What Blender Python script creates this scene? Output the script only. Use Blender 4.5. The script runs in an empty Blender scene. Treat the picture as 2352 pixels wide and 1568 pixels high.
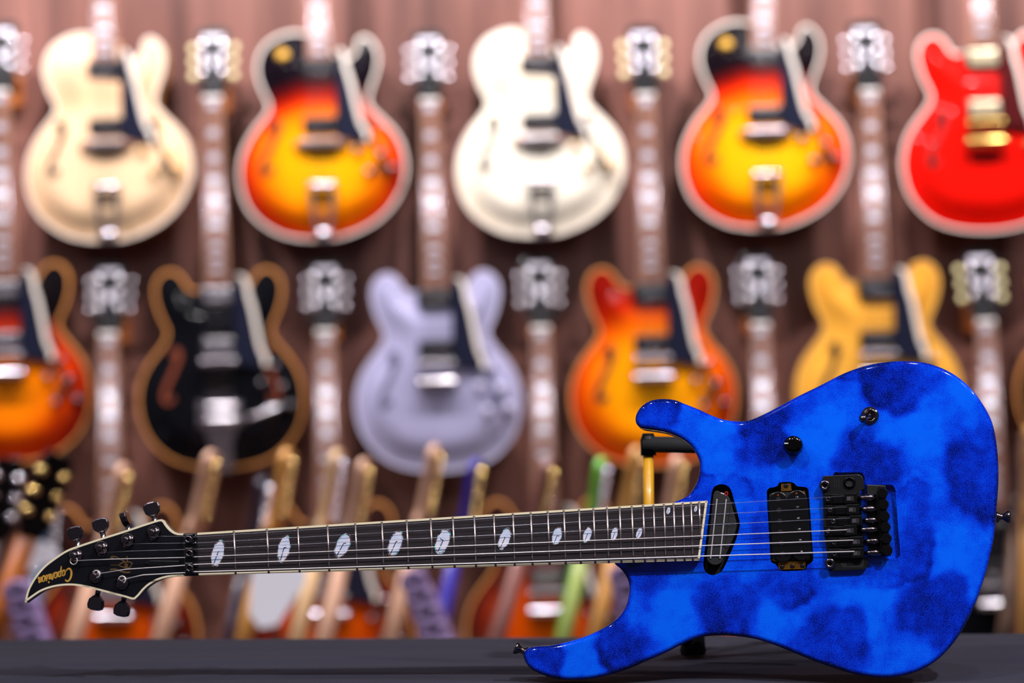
import bpy, bmesh, math, random
import numpy as np
from mathutils import Vector, Matrix
from mathutils.geometry import delaunay_2d_cdt
random.seed(7)
PI = math.pi
scene = bpy.context.scene
COL = scene.collection

# ------------------------------------------------------------------ camera
CAM_Z = 1.038
FPX = 2352 * 85 / 36.0
PITCH = math.atan((900 - 784) / FPX)
ROLL = math.radians(0.9)
_fw = Vector((0, math.cos(PITCH), math.sin(PITCH)))
_u0 = Vector((0, -math.sin(PITCH), math.cos(PITCH)))
_r0 = Vector((1, 0, 0))
RIGHT = _r0 * math.cos(ROLL) - _u0 * math.sin(ROLL)
UP = _r0 * math.sin(ROLL) + _u0 * math.cos(ROLL)
CAM = Vector((0, 0, CAM_Z))
cd = bpy.data.cameras.new('camera')
cam = bpy.data.objects.new('camera', cd); COL.objects.link(cam)
m = Matrix((RIGHT, UP, -_fw)).transposed().to_4x4(); m.translation = CAM
cam.matrix_world = m
cd.lens = 85; cd.sensor_width = 36; cd.sensor_fit = 'HORIZONTAL'
cd.clip_start = 0.05; cd.clip_end = 60
cd.dof.use_dof = True; cd.dof.focus_distance = 2.425; cd.dof.aperture_fstop = 3.0
scene.camera = cam

# ------------------------------------------------------------------ world, lamps, exposure
world = bpy.data.worlds.new('shop_ambience'); scene.world = world; world.use_nodes = True
bg = world.node_tree.nodes['Background']
bg.inputs[0].default_value = (0.80, 0.78, 1.0, 1); bg.inputs[1].default_value = 0.07
vs = scene.view_settings
vs.view_transform = 'Standard'; vs.look = 'None'; vs.gamma = 1.0; vs.exposure = 0.0; vs.use_curve_mapping = False
scene.cycles.use_denoising = True
scene.cycles.sample_clamp_indirect = 6.0
scene.cycles.sample_clamp_direct = 200.0
scene.cycles.max_bounces = 6
scene.cycles.caustics_reflective = False; scene.cycles.caustics_refractive = False

def aim(o, target):
    d = Vector(target) - o.location
    o.rotation_euler = d.to_track_quat('-Z', 'Y').to_euler()
def spot(name, loc, target, power, size=70, radius=0.03, color=(1, 1, 1), blend=0.6):
    l = bpy.data.lights.new(name, 'SPOT'); l.energy = power; l.spot_size = math.radians(size); l.spot_blend = blend
    l.shadow_soft_size = radius; l.color = color
    o = bpy.data.objects.new(name, l); COL.objects.link(o); o.location = loc; aim(o, target); return o
def area(name, loc, target, power, sx, sy, color=(1, 1, 1)):
    l = bpy.data.lights.new(name, 'AREA'); l.shape = 'RECTANGLE'; l.size = sx; l.size_y = sy; l.energy = power; l.color = color
    o = bpy.data.objects.new(name, l); COL.objects.link(o); o.location = loc; aim(o, target); return o
WALL_Y = 5.93
FACE_Y = 5.80
# row of ceiling spots washing the display wall from above
for i, x in enumerate((-2.55, -1.75, -0.95, -0.15, 0.65, 1.45, 2.25)):
    spot('wall_spot_lamp', (x + 0.1, 5.16, 2.80), (x + 0.1, 5.76, 1.5), 150, 92, 0.03, (1.0, 0.96, 0.97), 0.8)
# track of ceiling spots over the aisle in front of the wall
for x in (-2.15, -1.5, -0.87, -0.23, 0.41, 1.08, 1.75):
    spot('aisle_spot_lamp', (x, 4.30, 3.00), (x * 0.95, 5.10, 0.2), 31, 64, 0.04, (1.0, 0.95, 0.95), 0.6)
for x in (-1.4, -0.65, 0.12, 0.9, 1.7):
    spot('aisle_spot_lamp', (x, 2.60, 2.75), (x * 0.9, 4.9, 0.6), 16, 75, 0.04, (1.0, 0.95, 0.95), 0.6)
# ceiling spots over the table
spot('table_spot_lamp', (1.15, 0.80, 2.75), (0.30, 2.4, 0.95), 176, 46, 0.05, (1.0, 0.97, 0.98), 0.5)
spot('table_spot_lamp', (-0.75, 0.95, 2.8), (-0.35, 2.45, 0.9), 80, 46, 0.03, (1.0, 0.96, 0.96), 0.5)
spot('table_spot_lamp', (2.3, 1.9, 2.6), (0.40, 2.4, 0.95), 55, 46, 0.03, (1.0, 0.97, 0.98), 0.5)
for (x, y, z, p) in ((-0.1, 0.3, 2.9, 30), (0.55, 1.55, 2.95, 36), (1.8, 0.9, 2.8, 30), (-1.5, 1.5, 2.8, 30)):
    spot('table_spot_lamp', (x, y, z), (0.1, 2.42, 0.95), p, 46, 0.025, (1.0, 0.97, 0.98), 0.5)

# ------------------------------------------------------------------ materials
MATS = {}
def srgb(r, g, b):
    f = lambda c: (c / 255 / 12.92) if c / 255 <= 0.04045 else ((c / 255 + 0.055) / 1.055) ** 2.4
    return (f(r), f(g), f(b), 1.0)
def mat(name, col, rough=0.4, metal=0.0, coat=0.0, spec=0.5, noise=None, bump=None, coat_rough=0.04):
    """plain principled material; noise=(scale, second colour, stretch) mottles the base colour, bump=(scale, strength)"""
    if name in MATS: return MATS[name]
    m = bpy.data.materials.new(name); m.use_nodes = True
    nt = m.node_tree; b = nt.nodes['Principled BSDF']
    b.inputs['Base Color'].default_value = col
    b.inputs['Roughness'].default_value = rough; b.inputs['Metallic'].default_value = metal
    b.inputs['Coat Weight'].default_value = coat; b.inputs['Coat Roughness'].default_value = coat_rough
    b.inputs['Specular IOR Level'].default_value = spec
    if noise or bump:
        tc = nt.nodes.new('ShaderNodeTexCoord'); mp = nt.nodes.new('ShaderNodeMapping')
        nt.links.new(tc.outputs['Object'], mp.inputs[0])
        if noise: mp.inputs['Scale'].default_value = noise[2] if len(noise) > 2 else (1, 1, 1)
    if noise:
        n = nt.nodes.new('ShaderNodeTexNoise'); n.inputs['Scale'].default_value = noise[0]; n.inputs['Detail'].default_value = 6
        nt.links.new(mp.outputs[0], n.inputs['Vector'])
        r = nt.nodes.new('ShaderNodeValToRGB'); r.color_ramp.elements[0].position = 0.35; r.color_ramp.elements[1].position = 0.65
        r.color_ramp.elements[0].color = col; r.color_ramp.elements[1].color = noise[1]
        nt.links.new(n.outputs['Fac'], r.inputs[0]); nt.links.new(r.outputs[0], b.inputs['Base Color'])
    if bump:
        n2 = nt.nodes.new('ShaderNodeTexNoise'); n2.inputs['Scale'].default_value = bump[0]; n2.inputs['Detail'].default_value = 3
        nt.links.new(tc.outputs['Object'], n2.inputs['Vector'])
        bp = nt.nodes.new('ShaderNodeBump'); bp.inputs['Strength'].default_value = bump[1]; bp.inputs['Distance'].default_value = 0.001
        nt.links.new(n2.outputs['Fac'], bp.inputs['Height']); nt.links.new(bp.outputs[0], b.inputs['Normal'])
    MATS[name] = m
    return m
def attr_mat(name, rough=0.25, coat=0.8, metal=0.0):
    """lacquer whose colour is the finish stored on the mesh (sunburst, solid, natural)"""
    if name in MATS: return MATS[name]
    m = bpy.data.materials.new(name); m.use_nodes = True; nt = m.node_tree; b = nt.nodes['Principled BSDF']
    a = nt.nodes.new('ShaderNodeAttribute'); a.attribute_name = 'finish'
    n = nt.nodes.new('ShaderNodeTexNoise'); n.inputs['Scale'].default_value = 9; n.inputs['Detail'].default_value = 4
    tc = nt.nodes.new('ShaderNodeTexCoord'); mp = nt.nodes.new('ShaderNodeMapping'); mp.inputs['Scale'].default_value = (6, 6, 0.4)
    nt.links.new(tc.outputs['Object'], mp.inputs[0]); nt.links.new(mp.outputs[0], n.inputs['Vector'])
    mx = nt.nodes.new('ShaderNodeMix'); mx.data_type = 'RGBA'; mx.blend_type = 'MULTIPLY'; mx.inputs[0].default_value = 0.35
    r = nt.nodes.new('ShaderNodeValToRGB'); r.color_ramp.elements[0].position = 0.3; r.color_ramp.elements[1].position = 0.6
    r.color_ramp.elements[0].color = (0.75, 0.7, 0.65, 1); r.color_ramp.elements[1].color = (1, 1, 1, 1)
    nt.links.new(n.outputs['Fac'], r.inputs[0])
    nt.links.new(a.outputs['Color'], mx.inputs[6]); nt.links.new(r.outputs[0], mx.inputs[7])
    nt.links.new(mx.outputs[2], b.inputs['Base Color'])
    b.inputs['Roughness'].default_value = rough; b.inputs['Coat Weight'].default_value = coat; b.inputs['Coat Roughness'].default_value = 0.06; b.inputs['Specular IOR Level'].default_value = 0.03
    b.inputs['Metallic'].default_value = metal
    MATS[name] = m; return m

# ------------------------------------------------------------------ mesh builder
class MB:
    def __init__(s): s.v = []; s.f = []; s.sm = []; s.mi = []
    def add(s, vs, fs, smooth=False, mi=0):
        o = len(s.v); s.v += [tuple(p) for p in vs]
        for f in fs: s.f.append([i + o for i in f]); s.sm.append(smooth); s.mi.append(mi)
        return o
    def box(s, x0, x1, y0, y1, z0, z1, bev=0.0, mi=0):
        if bev:
            b = bev
            s.prism([(x0 + b, z0), (x1 - b, z0), (x1, z0 + b), (x1, z1 - b), (x1 - b, z1), (x0 + b, z1), (x0, z1 - b), (x0, z0 + b)], y0, y1, bev=min(b, abs(y1 - y0) * 0.4), mi=mi); return
        s.add([(x0, y0, z0), (x1, y0, z0), (x1, y1, z0), (x0, y1, z0), (x0, y0, z1), (x1, y0, z1), (x1, y1, z1), (x0, y1, z1)],
              [(0, 1, 5, 4), (1, 2, 6, 5), (2, 3, 7, 6), (3, 0, 4, 7), (4, 5, 6, 7), (3, 2, 1, 0)], mi=mi)
    def prism(s, pts, y0, y1, bev=0.0, seg=2, smooth=False, mi=0, both=False):
        """pts: closed outline in x,z; extruded from y0 (front) to y1 (back); bev rounds the front rim (and the back rim if both)"""
        pts = ccw(pts); n = len(pts); rings = []
        nr = normals(pts)
        def ring(ins, y): return [(p[0] - q[0] * ins, y, p[1] - q[1] * ins) for p, q in zip(pts, nr)]
        if bev:
            for k in range(seg + 1):
                a = k / seg * PI / 2; rings.append(ring(bev * (1 - math.sin(a)), y0 + bev * (1 - math.cos(a))))
        else: rings.append(ring(0, y0))
        if both and bev:
            for k in range(seg + 1):
                a = k / seg * PI / 2; rings.append(ring(bev * (1 - math.cos(a)), y1 - bev * (1 - math.sin(a))))
        else: rings.append(ring(0, y1))
        vs = [p for r in rings for p in r]; fs = []
        for k in range(len(rings) - 1):
            for i in range(n):
                j = (i + 1) % n; fs.append((k * n + i, k * n + j, (k + 1) * n + j, (k + 1) * n + i))
        o = s.add(vs, fs, smooth, mi)
        cap(s, [p[0:3:2] for p in rings[0]], y0, o, False, mi)
        cap(s, [p[0:3:2] for p in rings[-1]], y1, o + (len(rings) - 1) * n, True, mi)
    def cyl(s, p0, p1, r0, r1=None, n=16, caps=True, smooth=True, mi=0):
        r1 = r0 if r1 is None else r1
        s.lathe(p0, p1, [(0, r0), (1, r1)], n, caps, smooth, mi)
    def lathe(s, p0, p1, prof, n=20, caps=True, smooth=True, mi=0, squash=None):
        """prof: (t along p0-p1, radius) pairs; squash=(vector, factor) flattens the section along a direction"""
        p0 = Vector(p0); p1 = Vector(p1); d = p1 - p0; L = d.length; d = d / L
        a = d.orthogonal().normalized()
        if squash:
            a = Vector(squash[0]); a = (a - d * a.dot(d)).normalized()
        b = d.cross(a); vs = []; fs = []
        sq = squash[1] if squash else 1.0
        for t, r in prof:
            for i in range(n):
                an = 2 * PI * i / n
                vs.append(p0 + d * (t * L) + a * (math.cos(an) * r * sq) + b * (math.sin(an) * r))
        for k in range(len(prof) - 1):
            for i in range(n):
                j = (i + 1) % n; fs.append((k * n + i, k * n + j, (k + 1) * n + j, (k + 1) * n + i))
        o = s.add(vs, fs, smooth, mi)
        if caps:
            s.f.append([o + i for i in range(n)][::-1]); s.sm.append(False); s.mi.append(mi)
            e = o + (len(prof) - 1) * n
            s.f.append([e + i for i in range(n)]); s.sm.append(False); s.mi.append(mi)
    def tube(s, pts, r, n=8, closed=False, mi=0, caps=True):
        pts = [Vector(p) for p in pts]; m_ = len(pts); vs = []; fs = []; up = None
        rr = r if isinstance(r, (list, tuple)) else [r] * m_
        for k in range(m_):
            if closed: t = pts[(k + 1) % m_] - pts[k - 1]
            else: t = pts[min(k + 1, m_ - 1)] - pts[max(k - 1, 0)]
            t.normalize()
            up = t.orthogonal().normalized() if up is None else (up - t * up.dot(t)).normalized()
            b = t.cross(up)
            for i in range(n):
                an = 2 * PI * i / n; vs.append(pts[k] + up * (math.cos(an) * rr[k]) + b * (math.sin(an) * rr[k]))
        for k in range(m_ if closed else m_ - 1):
            k2 = (k + 1) % m_
            for i in range(n):
                j = (i + 1) % n; fs.append((k * n + i, k * n + j, k2 * n + j, k2 * n + i))
        o = s.add(vs, fs, True, mi)
        if caps and not closed:
            s.f.append([o + i for i in range(n)][::-1]); s.sm.append(False); s.mi.append(mi)
            e = o + (m_ - 1) * n; s.f.append([e + i for i in range(n)]); s.sm.append(False); s.mi.append(mi)
    def ribbon(s, pts, w, y0, y1, mi=0):
        """flat stroke of width w in the x,z plane, given thickness"""
        n = len(pts)
        if n < 2: return
        L = []; R = []
        ww = w if isinstance(w, (list, tuple)) else [w] * n
        for k in range(n):
            a = pts[max(k - 1, 0)]; b = pts[min(k + 1, n - 1)]; dx = b[0] - a[0]; dz = b[1] - a[1]; l = math.hypot(dx, dz) or 1
            nx, nz = -dz / l * ww[k] / 2, dx / l * ww[k] / 2
            L.append((pts[k][0] + nx, pts[k][1] + nz)); R.append((pts[k][0] - nx, pts[k][1] - nz))
        vs = [(p[0], y, p[1]) for y in (y0, y1) for p in L + R]; N = 2 * n; fs = []
        for k in range(n - 1):
            fs += [(k, k + 1, n + k + 1, n + k), (N + k, N + n + k, N + n + k + 1, N + k + 1), (k, N + k, N + k + 1, k + 1), (n + k, n + k + 1, N + n + k + 1, N + n + k)]
        fs += [(0, n, N + n, N), (n - 1, N + n - 1, N + 2 * n - 1, 2 * n - 1)]
        s.add(vs, fs, False, mi)
    def mesh(s, name, mats):
        me = bpy.data.meshes.new(name); me.from_pydata(s.v, [], s.f)
        me.polygons.foreach_set('use_smooth', s.sm); me.polygons.foreach_set('material_index', s.mi)
        for m_ in (mats if isinstance(mats, (list, tuple)) else [mats]): me.materials.append(m_)
        bm = bmesh.new(); bm.from_mesh(me); bmesh.ops.recalc_face_normals(bm, faces=bm.faces); bm.to_mesh(me); bm.free()
        me.update(); return me
    def build(s, name, mats, parent=None, **kw): return link(name, s.mesh(name, mats), parent, **kw)

def link(name, data, parent=None, loc=None, rot=None, label=None, kind=None):
    o = bpy.data.objects.new(name, data); COL.objects.link(o); o.parent = parent
    if loc is not None: o.location = loc
    if rot is not None: o.rotation_euler = rot
    if label: o['label'] = label
    if kind: o['kind'] = kind
    return o
def thing(name, label, cat, group=None, mw=None):
    o = bpy.data.objects.new(name, None); COL.objects.link(o); o.empty_display_size = 0.05
    o['label'] = label; o['category'] = cat
    if group: o['group'] = group
    if mw is not None: o.matrix_world = mw
    return o
def structure(o, label, cat):
    o['kind'] = 'structure'; o['label'] = label; o['category'] = cat; return o
def parea(p): return sum(p[i][0] * p[(i + 1) % len(p)][1] - p[(i + 1) % len(p)][0] * p[i][1] for i in range(len(p))) / 2
def ccw(p): p = [tuple(q) for q in p]; return p if parea(p) > 0 else p[::-1]
def normals(p):
    """outward vertex normals of a ccw outline, mitred"""
    n = len(p); out = []
    for i in range(n):
        a = p[i - 1]; b = p[i]; c = p[(i + 1) % n]
        def en(u, v):
            dx, dy = v[0] - u[0], v[1] - u[1]; l = math.hypot(dx, dy) or 1e-9; return (dy / l, -dx / l)
        n1 = en(a, b); n2 = en(b, c); x, y = n1[0] + n2[0], n1[1] + n2[1]; l = math.hypot(x, y) or 1e-9
        x, y = x / l, y / l; c_ = max(0.5, x * n1[0] + y * n1[1]); out.append((x / c_, y / c_))
    return out
def cap(s, pts, y, o, flip, mi=0):
    """close an outline: convex ones as one polygon, the others triangulated"""
    n = len(pts)
    try:
        r = delaunay_2d_cdt([Vector(p) for p in pts], [], [list(range(n))], 1, 1e-9)
        tri = [[r[3][i][0] for i in f] for f in r[2]]
    except Exception: tri = [list(range(n))]
    for f in tri: s.f.append([o + i for i in (f if not flip else f[::-1])]); s.sm.append(False); s.mi.append(mi)
def spline(pts, step, closed=True):
    """Catmull-Rom through pts, resampled at about step"""
    P = [Vector(p) for p in pts]; n = len(P); out = []
    for i in range(n if closed else n - 1):
        if closed: a, b, c, d = P[i - 1], P[i], P[(i + 1) % n], P[(i + 2) % n]
        else: a, b, c, d = P[max(i - 1, 0)], P[i], P[i + 1], P[min(i + 2, n - 1)]
        k = max(1, round((c - b).length / step))
        for j in range(k):
            t = j / k
            out.append(tuple(0.5 * ((2 * b) + (c - a) * t + (2 * a - 5 * b + 4 * c - d) * t * t + (3 * b - a - 3 * c + d) * t ** 3)))
    if not closed: out.append(tuple(P[-1]))
    return out
def rrect(x0, x1, z0, z1, r, k=4):
    out = []
    for cx, cz, a0 in ((x1 - r, z1 - r, 0), (x0 + r, z1 - r, 90), (x0 + r, z0 + r, 180), (x1 - r, z0 + r, 270)):
        for i in range(k + 1):
            a = math.radians(a0 + 90 * i / k); out.append((cx + r * math.cos(a), cz + r * math.sin(a)))
    return out
def circle(cx, cz, r, n=20): return [(cx + r * math.cos(2 * PI * i / n), cz + r * math.sin(2 * PI * i / n)) for i in range(n)]
def inside(P, poly):
    x, y = P[:, 0], P[:, 1]; res = np.zeros(len(P), bool); q = np.array(poly); j = len(q) - 1
    for i in range(len(q)):
        xi, yi = q[i]; xj, yj = q[j]
        c = ((yi > y) != (yj > y)) & (x < (xj - xi) * (y - yi) / ((yj - yi) if yj != yi else 1e-12) + xi); res ^= c; j = i
    return res
def edge_dist(P, poly):
    q = np.array(poly); d = np.full(len(P), 1e9)
    for i in range(len(q)):
        a = q[i - 1]; b = q[i]; ab = b - a; L = (ab @ ab) or 1e-12
        t = np.clip(((P - a) @ ab) / L, 0, 1); d = np.minimum(d, np.hypot(*(P - a - t[:, None] * ab).T))
    return d
def plate(outline, holes, step):
    """triangulated flat region with holes and inner points: returns (2D verts, triangles, distance to outline)"""
    o = np.array(outline); x0, y0 = o.min(0); x1, y1 = o.max(0)
    gx = np.arange(x0, x1, step); gy = np.arange(y0, y1, step * 0.87)
    G = np.array([(x + (step / 2 if k % 2 else 0), y) for k, y in enumerate(gy) for x in gx])
    ok = inside(G, outline) & (edge_dist(G, outline) > step * 0.45)
    for h in holes: ok &= ~inside(G, h) & (edge_dist(G, h) > step * 0.45)
    G = G[ok]; vs = [tuple(p) for p in outline]; loops = [list(range(len(vs)))]
    for h in holes: loops.append(list(range(len(vs), len(vs) + len(h)))); vs += [tuple(p) for p in h]
    nb = len(vs); vs += [tuple(p) for p in G]
    edges = [(l[i], l[(i + 1) % len(l)]) for l in loops for i in range(len(l))]
    r = delaunay_2d_cdt([Vector(p) for p in vs], edges, [], 0, 1e-7)
    V = np.array([tuple(p) for p in r[0]]); T = np.array([list(f) for f in r[2]])
    C = V[T].mean(1); keep = inside(C, outline)
    for h in holes: keep &= ~inside(C, h)
    return V, T[keep], edge_dist(V, outline)
# ================================================================== blue guitar: frame of its face plane
PSI = math.radians(6.5); LAM = math.radians(5.0)
EX = Vector((math.cos(PSI), -math.sin(PSI), 0)); _hb = Vector((math.sin(PSI), math.cos(PSI), 0)); _Z = Vector((0, 0, 1))
EY = _hb * math.cos(LAM) - _Z * math.sin(LAM); EZ = _Z * math.cos(LAM) + _hb * math.sin(LAM)
P0 = CAM + _fw * 2.462
def ray(px, py): return _fw * FPX + RIGHT * (px - 1176) + UP * (784 - py)
def hit(px, py, h=0.0):
    d = ray(px, py); q = P0 - EY * h; t = (q - CAM).dot(EY) / d.dot(EY); return CAM + d * t
BASE = hit(2020, 1555) + EY * 0.02
BASE_O = BASE - EY * 0.02
def G(px, py, h=0.0):
    """photo pixel -> x,z on the guitar's own face plane (h metres in front of it)"""
    p = hit(px, py, h) - BASE_O; return (p.dot(EX), p.dot(EZ))
def GL(pts, h=0.0): return [G(x, y, h) for x, y in pts]
def A(pts, ox, oy, s, h=0.0): return [G(ox + x / s, oy + y / s, h) for x, y in pts]
MM = Matrix((EX, EY, EZ)).transposed().to_4x4(); MM.translation = BASE_O
TABLE_Z = min(hit(2020, 1555).z, hit(1310, 1561).z) - 0.040 * math.sin(LAM) + 0.0005

# ------------------------------------------------------------------ setting
def wood_wall_mat():
    m = bpy.data.materials.new('dark_wood_wall'); m.use_nodes = True; nt = m.node_tree; b = nt.nodes['Principled BSDF']
    tc = nt.nodes.new('ShaderNodeTexCoord'); mp = nt.nodes.new('ShaderNodeMapping'); mp.inputs['Scale'].default_value = (5.5, 1, 0.35)
    nt.links.new(tc.outputs['Object'], mp.inputs[0])
    n = nt.nodes.new('ShaderNodeTexNoise'); n.inputs['Scale'].default_value = 2.2; n.inputs['Detail'].default_value = 8; n.inputs['Roughness'].default_value = 0.6
    nt.links.new(mp.outputs[0], n.inputs['Vector'])
    r = nt.nodes.new('ShaderNodeValToRGB'); e = r.color_ramp.elements
    e[0].position = 0.3; e[0].color = srgb(76, 44, 38); e[1].position = 0.7; e[1].color = srgb(134, 87, 77)
    nt.links.new(n.outputs['Fac'], r.inputs[0]); nt.links.new(r.outputs[0], b.inputs['Base Color'])
    b.inputs['Roughness'].default_value = 0.45
    return m
k = MB(); k.box(-4.2, 4.2, WALL_Y, WALL_Y + 0.12, -0.06, 3.6)
structure(k.build('wall_back', wood_wall_mat()), 'brown vertical grained wooden wall behind the hanging guitars', 'wall')
k = MB(); k.box(-4.2, 4.2, -1.5, WALL_Y, -0.12, -0.06)
structure(k.build('floor', mat('dark_floor', srgb(58, 44, 40), 0.5, noise=(6, srgb(74, 56, 48)))), 'dark brown shop floor below the guitars', 'floor')

def cloth_mat():
    m = bpy.data.materials.new('black_cloth'); m.use_nodes = True; nt = m.node_tree; b = nt.nodes['Principled BSDF']
    b.inputs['Base Color'].default_value = srgb(44, 45, 62); b.inputs['Roughness'].default_value = 0.9; b.inputs['Specular IOR Level'].default_value = 0.15
    b.inputs['Sheen Weight'].default_value = 0.08; b.inputs['Sheen Roughness'].default_value = 0.5
    tc = nt.nodes.new('ShaderNodeTexCoord'); w = nt.nodes.new('ShaderNodeTexNoise'); w.inputs['Scale'].default_value = 900
    nt.links.new(tc.outputs['Object'], w.inputs['Vector'])
    bp = nt.nodes.new('ShaderNodeBump'); bp.inputs['Strength'].default_value = 0.35; bp.inputs['Distance'].default_value = 0.0006
    nt.links.new(w.outputs['Fac'], bp.inputs['Height']); nt.links.new(bp.outputs[0], b.inputs['Normal'])
    return m
# table with its cloth: edges run along the guitar's yaw
TM = Matrix.Rotation(-PSI * 0.9, 4, 'Z'); TM.translation = (0.0, 2.42, TABLE_Z)
tb = thing('table', 'long table under a black cloth carrying the blue guitar', 'table', mw=TM)
k = MB(); k.box(-1.15, 1.15, -0.34, 0.48, -0.045, -0.012); k.build('table_top', mat('table_board', srgb(70, 60, 52), 0.6), tb)
for sx in (-1.05, 1.05):
    for sy in (-0.28, 0.42):
        k = MB(); k.cyl((sx, sy, -0.045), (sx, sy, -0.06 - TABLE_Z + 0.002), 0.02, n=12); k.build('leg', mat('table_leg', srgb(40, 40, 42), 0.4, 0.8), tb)
# cloth: flat top with soft ripples, rounded over the edges, hanging folds
def cloth():
    rnd = random.Random(3); nx = 170; prof = []
    y0, y1 = -0.36, 0.50
    for t in np.linspace(-0.62, 0, 16)[:-1]: prof.append((y0 - 0.002, t, 1))
    prof += [(y0 + 0.002, -0.004, .3), (y0 + 0.012, 0, 0)]
    for y in np.linspace(y0 + 0.02, y1 - 0.02, 70): prof.append((y, 0, 0))
    prof += [(y1 - 0.010, -0.0008, 0), (y1 - 0.003, -0.004, 0.3), (y1, -0.012, 0.6)]
    for t in np.linspace(-0.03, -0.62, 16): prof.append((y1 + 0.004, t, 1))
    vs = []; fs = []
    for i in range(nx + 1):
        x = -1.18 + 2.36 * i / nx
        for (y, z, hg) in prof:
            amp = 0.012 * min(1, abs(z) / 0.25) * hg
            wv = math.sin(x * 31 + 1.3 * math.sin(x * 7)) * amp
            rip = 0.0
            if hg == 0:
                rip = (0.0009 * math.sin(y * 90 + 3 * x + 1.5 * math.sin(x * 9)) + 0.0008 * math.sin(y * 47 - 5 * x)) - 0.0019
                if y < 0.06: rip -= 0.0002
            vs.append((x, y + (wv if y > 0 else -wv), z + rip))
    np_ = len(prof)
    for i in range(nx):
        for j in range(np_ - 1): fs.append((i * np_ + j, (i + 1) * np_ + j, (i + 1) * np_ + j + 1, i * np_ + j + 1))
    k = MB(); k.add(vs, fs, True); return k
c_ = cloth().build('tablecloth', cloth_mat()); c_.matrix_world = TM
c_['label'] = 'black cloth draped over the table under the blue guitar'; c_['category'] = 'tablecloth'

# ------------------------------------------------------------------ blue sponged lacquer
def blue_mat():
    m = bpy.data.materials.new('blue_sponged_lacquer'); m.use_nodes = True; nt = m.node_tree; b = nt.nodes['Principled BSDF']; N = nt.nodes.new; Lk = nt.links.new
    tc = N('ShaderNodeTexCoord'); a = N('ShaderNodeAttribute'); a.attribute_name = 'patch'
    def noise(scale, det=2, rough=0.5):
        n = N('ShaderNodeTexNoise'); n.inputs['Scale'].default_value = scale; n.inputs['Detail'].default_value = det; n.inputs['Roughness'].default_value = rough
        Lk(tc.outputs['Object'], n.inputs['Vector']); return n.outputs['Fac']
    def mth(op, x, y):
        n = N('ShaderNodeMath'); n.operation = op
        for i, q in enumerate((x, y)):
            if isinstance(q, (int, float)): n.inputs[i].default_value = q
            else: Lk(q, n.inputs[i])
        return n.outputs[0]
    sp = mth('MULTIPLY', mth('SUBTRACT', noise(1050, 3, 0.85), 0.5), 2.3)
    md = mth('MULTIPLY', mth('SUBTRACT', noise(55, 5, 0.65), 0.5), 1.1)
    lo = mth('MULTIPLY', mth('SUBTRACT', noise(16, 3), 0.5), 1.1)
    v = mth('ADD', mth('ADD', a.outputs['Fac'], md), mth('ADD', lo, sp))
    r = N('ShaderNodeValToRGB'); e = r.color_ramp.elements
    e[0].position = 0.0; e[0].color = srgb(0, 98, 250); e[1].position = 1.0; e[1].color = srgb(0, 3, 80)
    for p, c in ((0.22, srgb(0, 74, 238)), (0.45, srgb(0, 50, 216)), (0.68, srgb(0, 28, 172)), (0.85, srgb(0, 14, 130))):
        q = e.new(p); q.color = c
    Lk(v, r.inputs[0])
    # metal flake sparkle painted as fine lighter specks in the base colour
    fl = N('ShaderNodeTexNoise'); fl.inputs['Scale'].default_value = 1500; fl.inputs['Detail'].default_value = 0
    Lk(tc.outputs['Object'], fl.inputs['Vector'])
    fr = N('ShaderNodeValToRGB'); fr.color_ramp.elements[0].position = 0.60; fr.color_ramp.elements[0].color = (0, 0, 0, 1); fr.color_ramp.elements[1].position = 0.75; fr.color_ramp.elements[1].color = (0.5, 0.5, 0.5, 1)
    Lk(fl.outputs['Fac'], fr.inputs[0])
    mx = N('ShaderNodeMix'); mx.data_type = 'RGBA'; Lk(fr.outputs[0], mx.inputs[0]); Lk(r.outputs[0], mx.inputs[6]); mx.inputs[7].default_value = srgb(24, 108, 255)
    Lk(mx.outputs[2], b.inputs['Base Color'])
    b.inputs['Roughness'].default_value = 0.55; b.inputs['Metallic'].default_value = 0.0; b.inputs['Specular IOR Level'].default_value = 0.0
    b.inputs['Coat Weight'].default_value = 1.0; b.inputs['Coat Roughness'].default_value = 0.06
    return m
BLUE = blue_mat()
BLACK = mat('black_gloss', srgb(14, 14, 18), 0.25, 0, 0.5)
SATIN = mat('black_satin_metal', srgb(20, 19, 22), 0.35, 0.0, 0, 0.3, bump=(2500, 0.12))
BCHROME = mat('black_chrome', srgb(118, 108, 114), 0.17, 1.0)
CHROME = mat('polished_steel', srgb(205, 200, 205), 0.18, 1.0)
STEELW = mat('string_steel', srgb(240, 232, 232), 0.45, 0.7)
IVORY = mat('ivory_binding', srgb(236, 222, 190), 0.35, 0, 0.3)
CAVITY = mat('cavity_black', srgb(5, 5, 8), 0.6)
BRASS = mat('brass_plate', srgb(150, 106, 44), 0.38, 0.85, noise=(160, srgb(120, 80, 30)))
PLASTIC = mat('pickup_plastic', srgb(24, 23, 27), 0.5, 0, 0, 0.35, bump=(3000, 0.3))
EBONY = mat('ebony_board', srgb(30, 25, 30), 0.45, noise=(30, srgb(44, 35, 40), (1.2, 1, 14)))
HEADBLK = mat('headstock_black', srgb(11, 12, 20), 0.4, 0, 0.15, 0.25)
MAPLE = mat('maple_neck', srgb(205, 170, 120), 0.4, 0, 0.2)

guitar = thing('electric_guitar', 'blue sponged double cutaway electric guitar standing on the black tablecloth', 'guitar', mw=MM)

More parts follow.
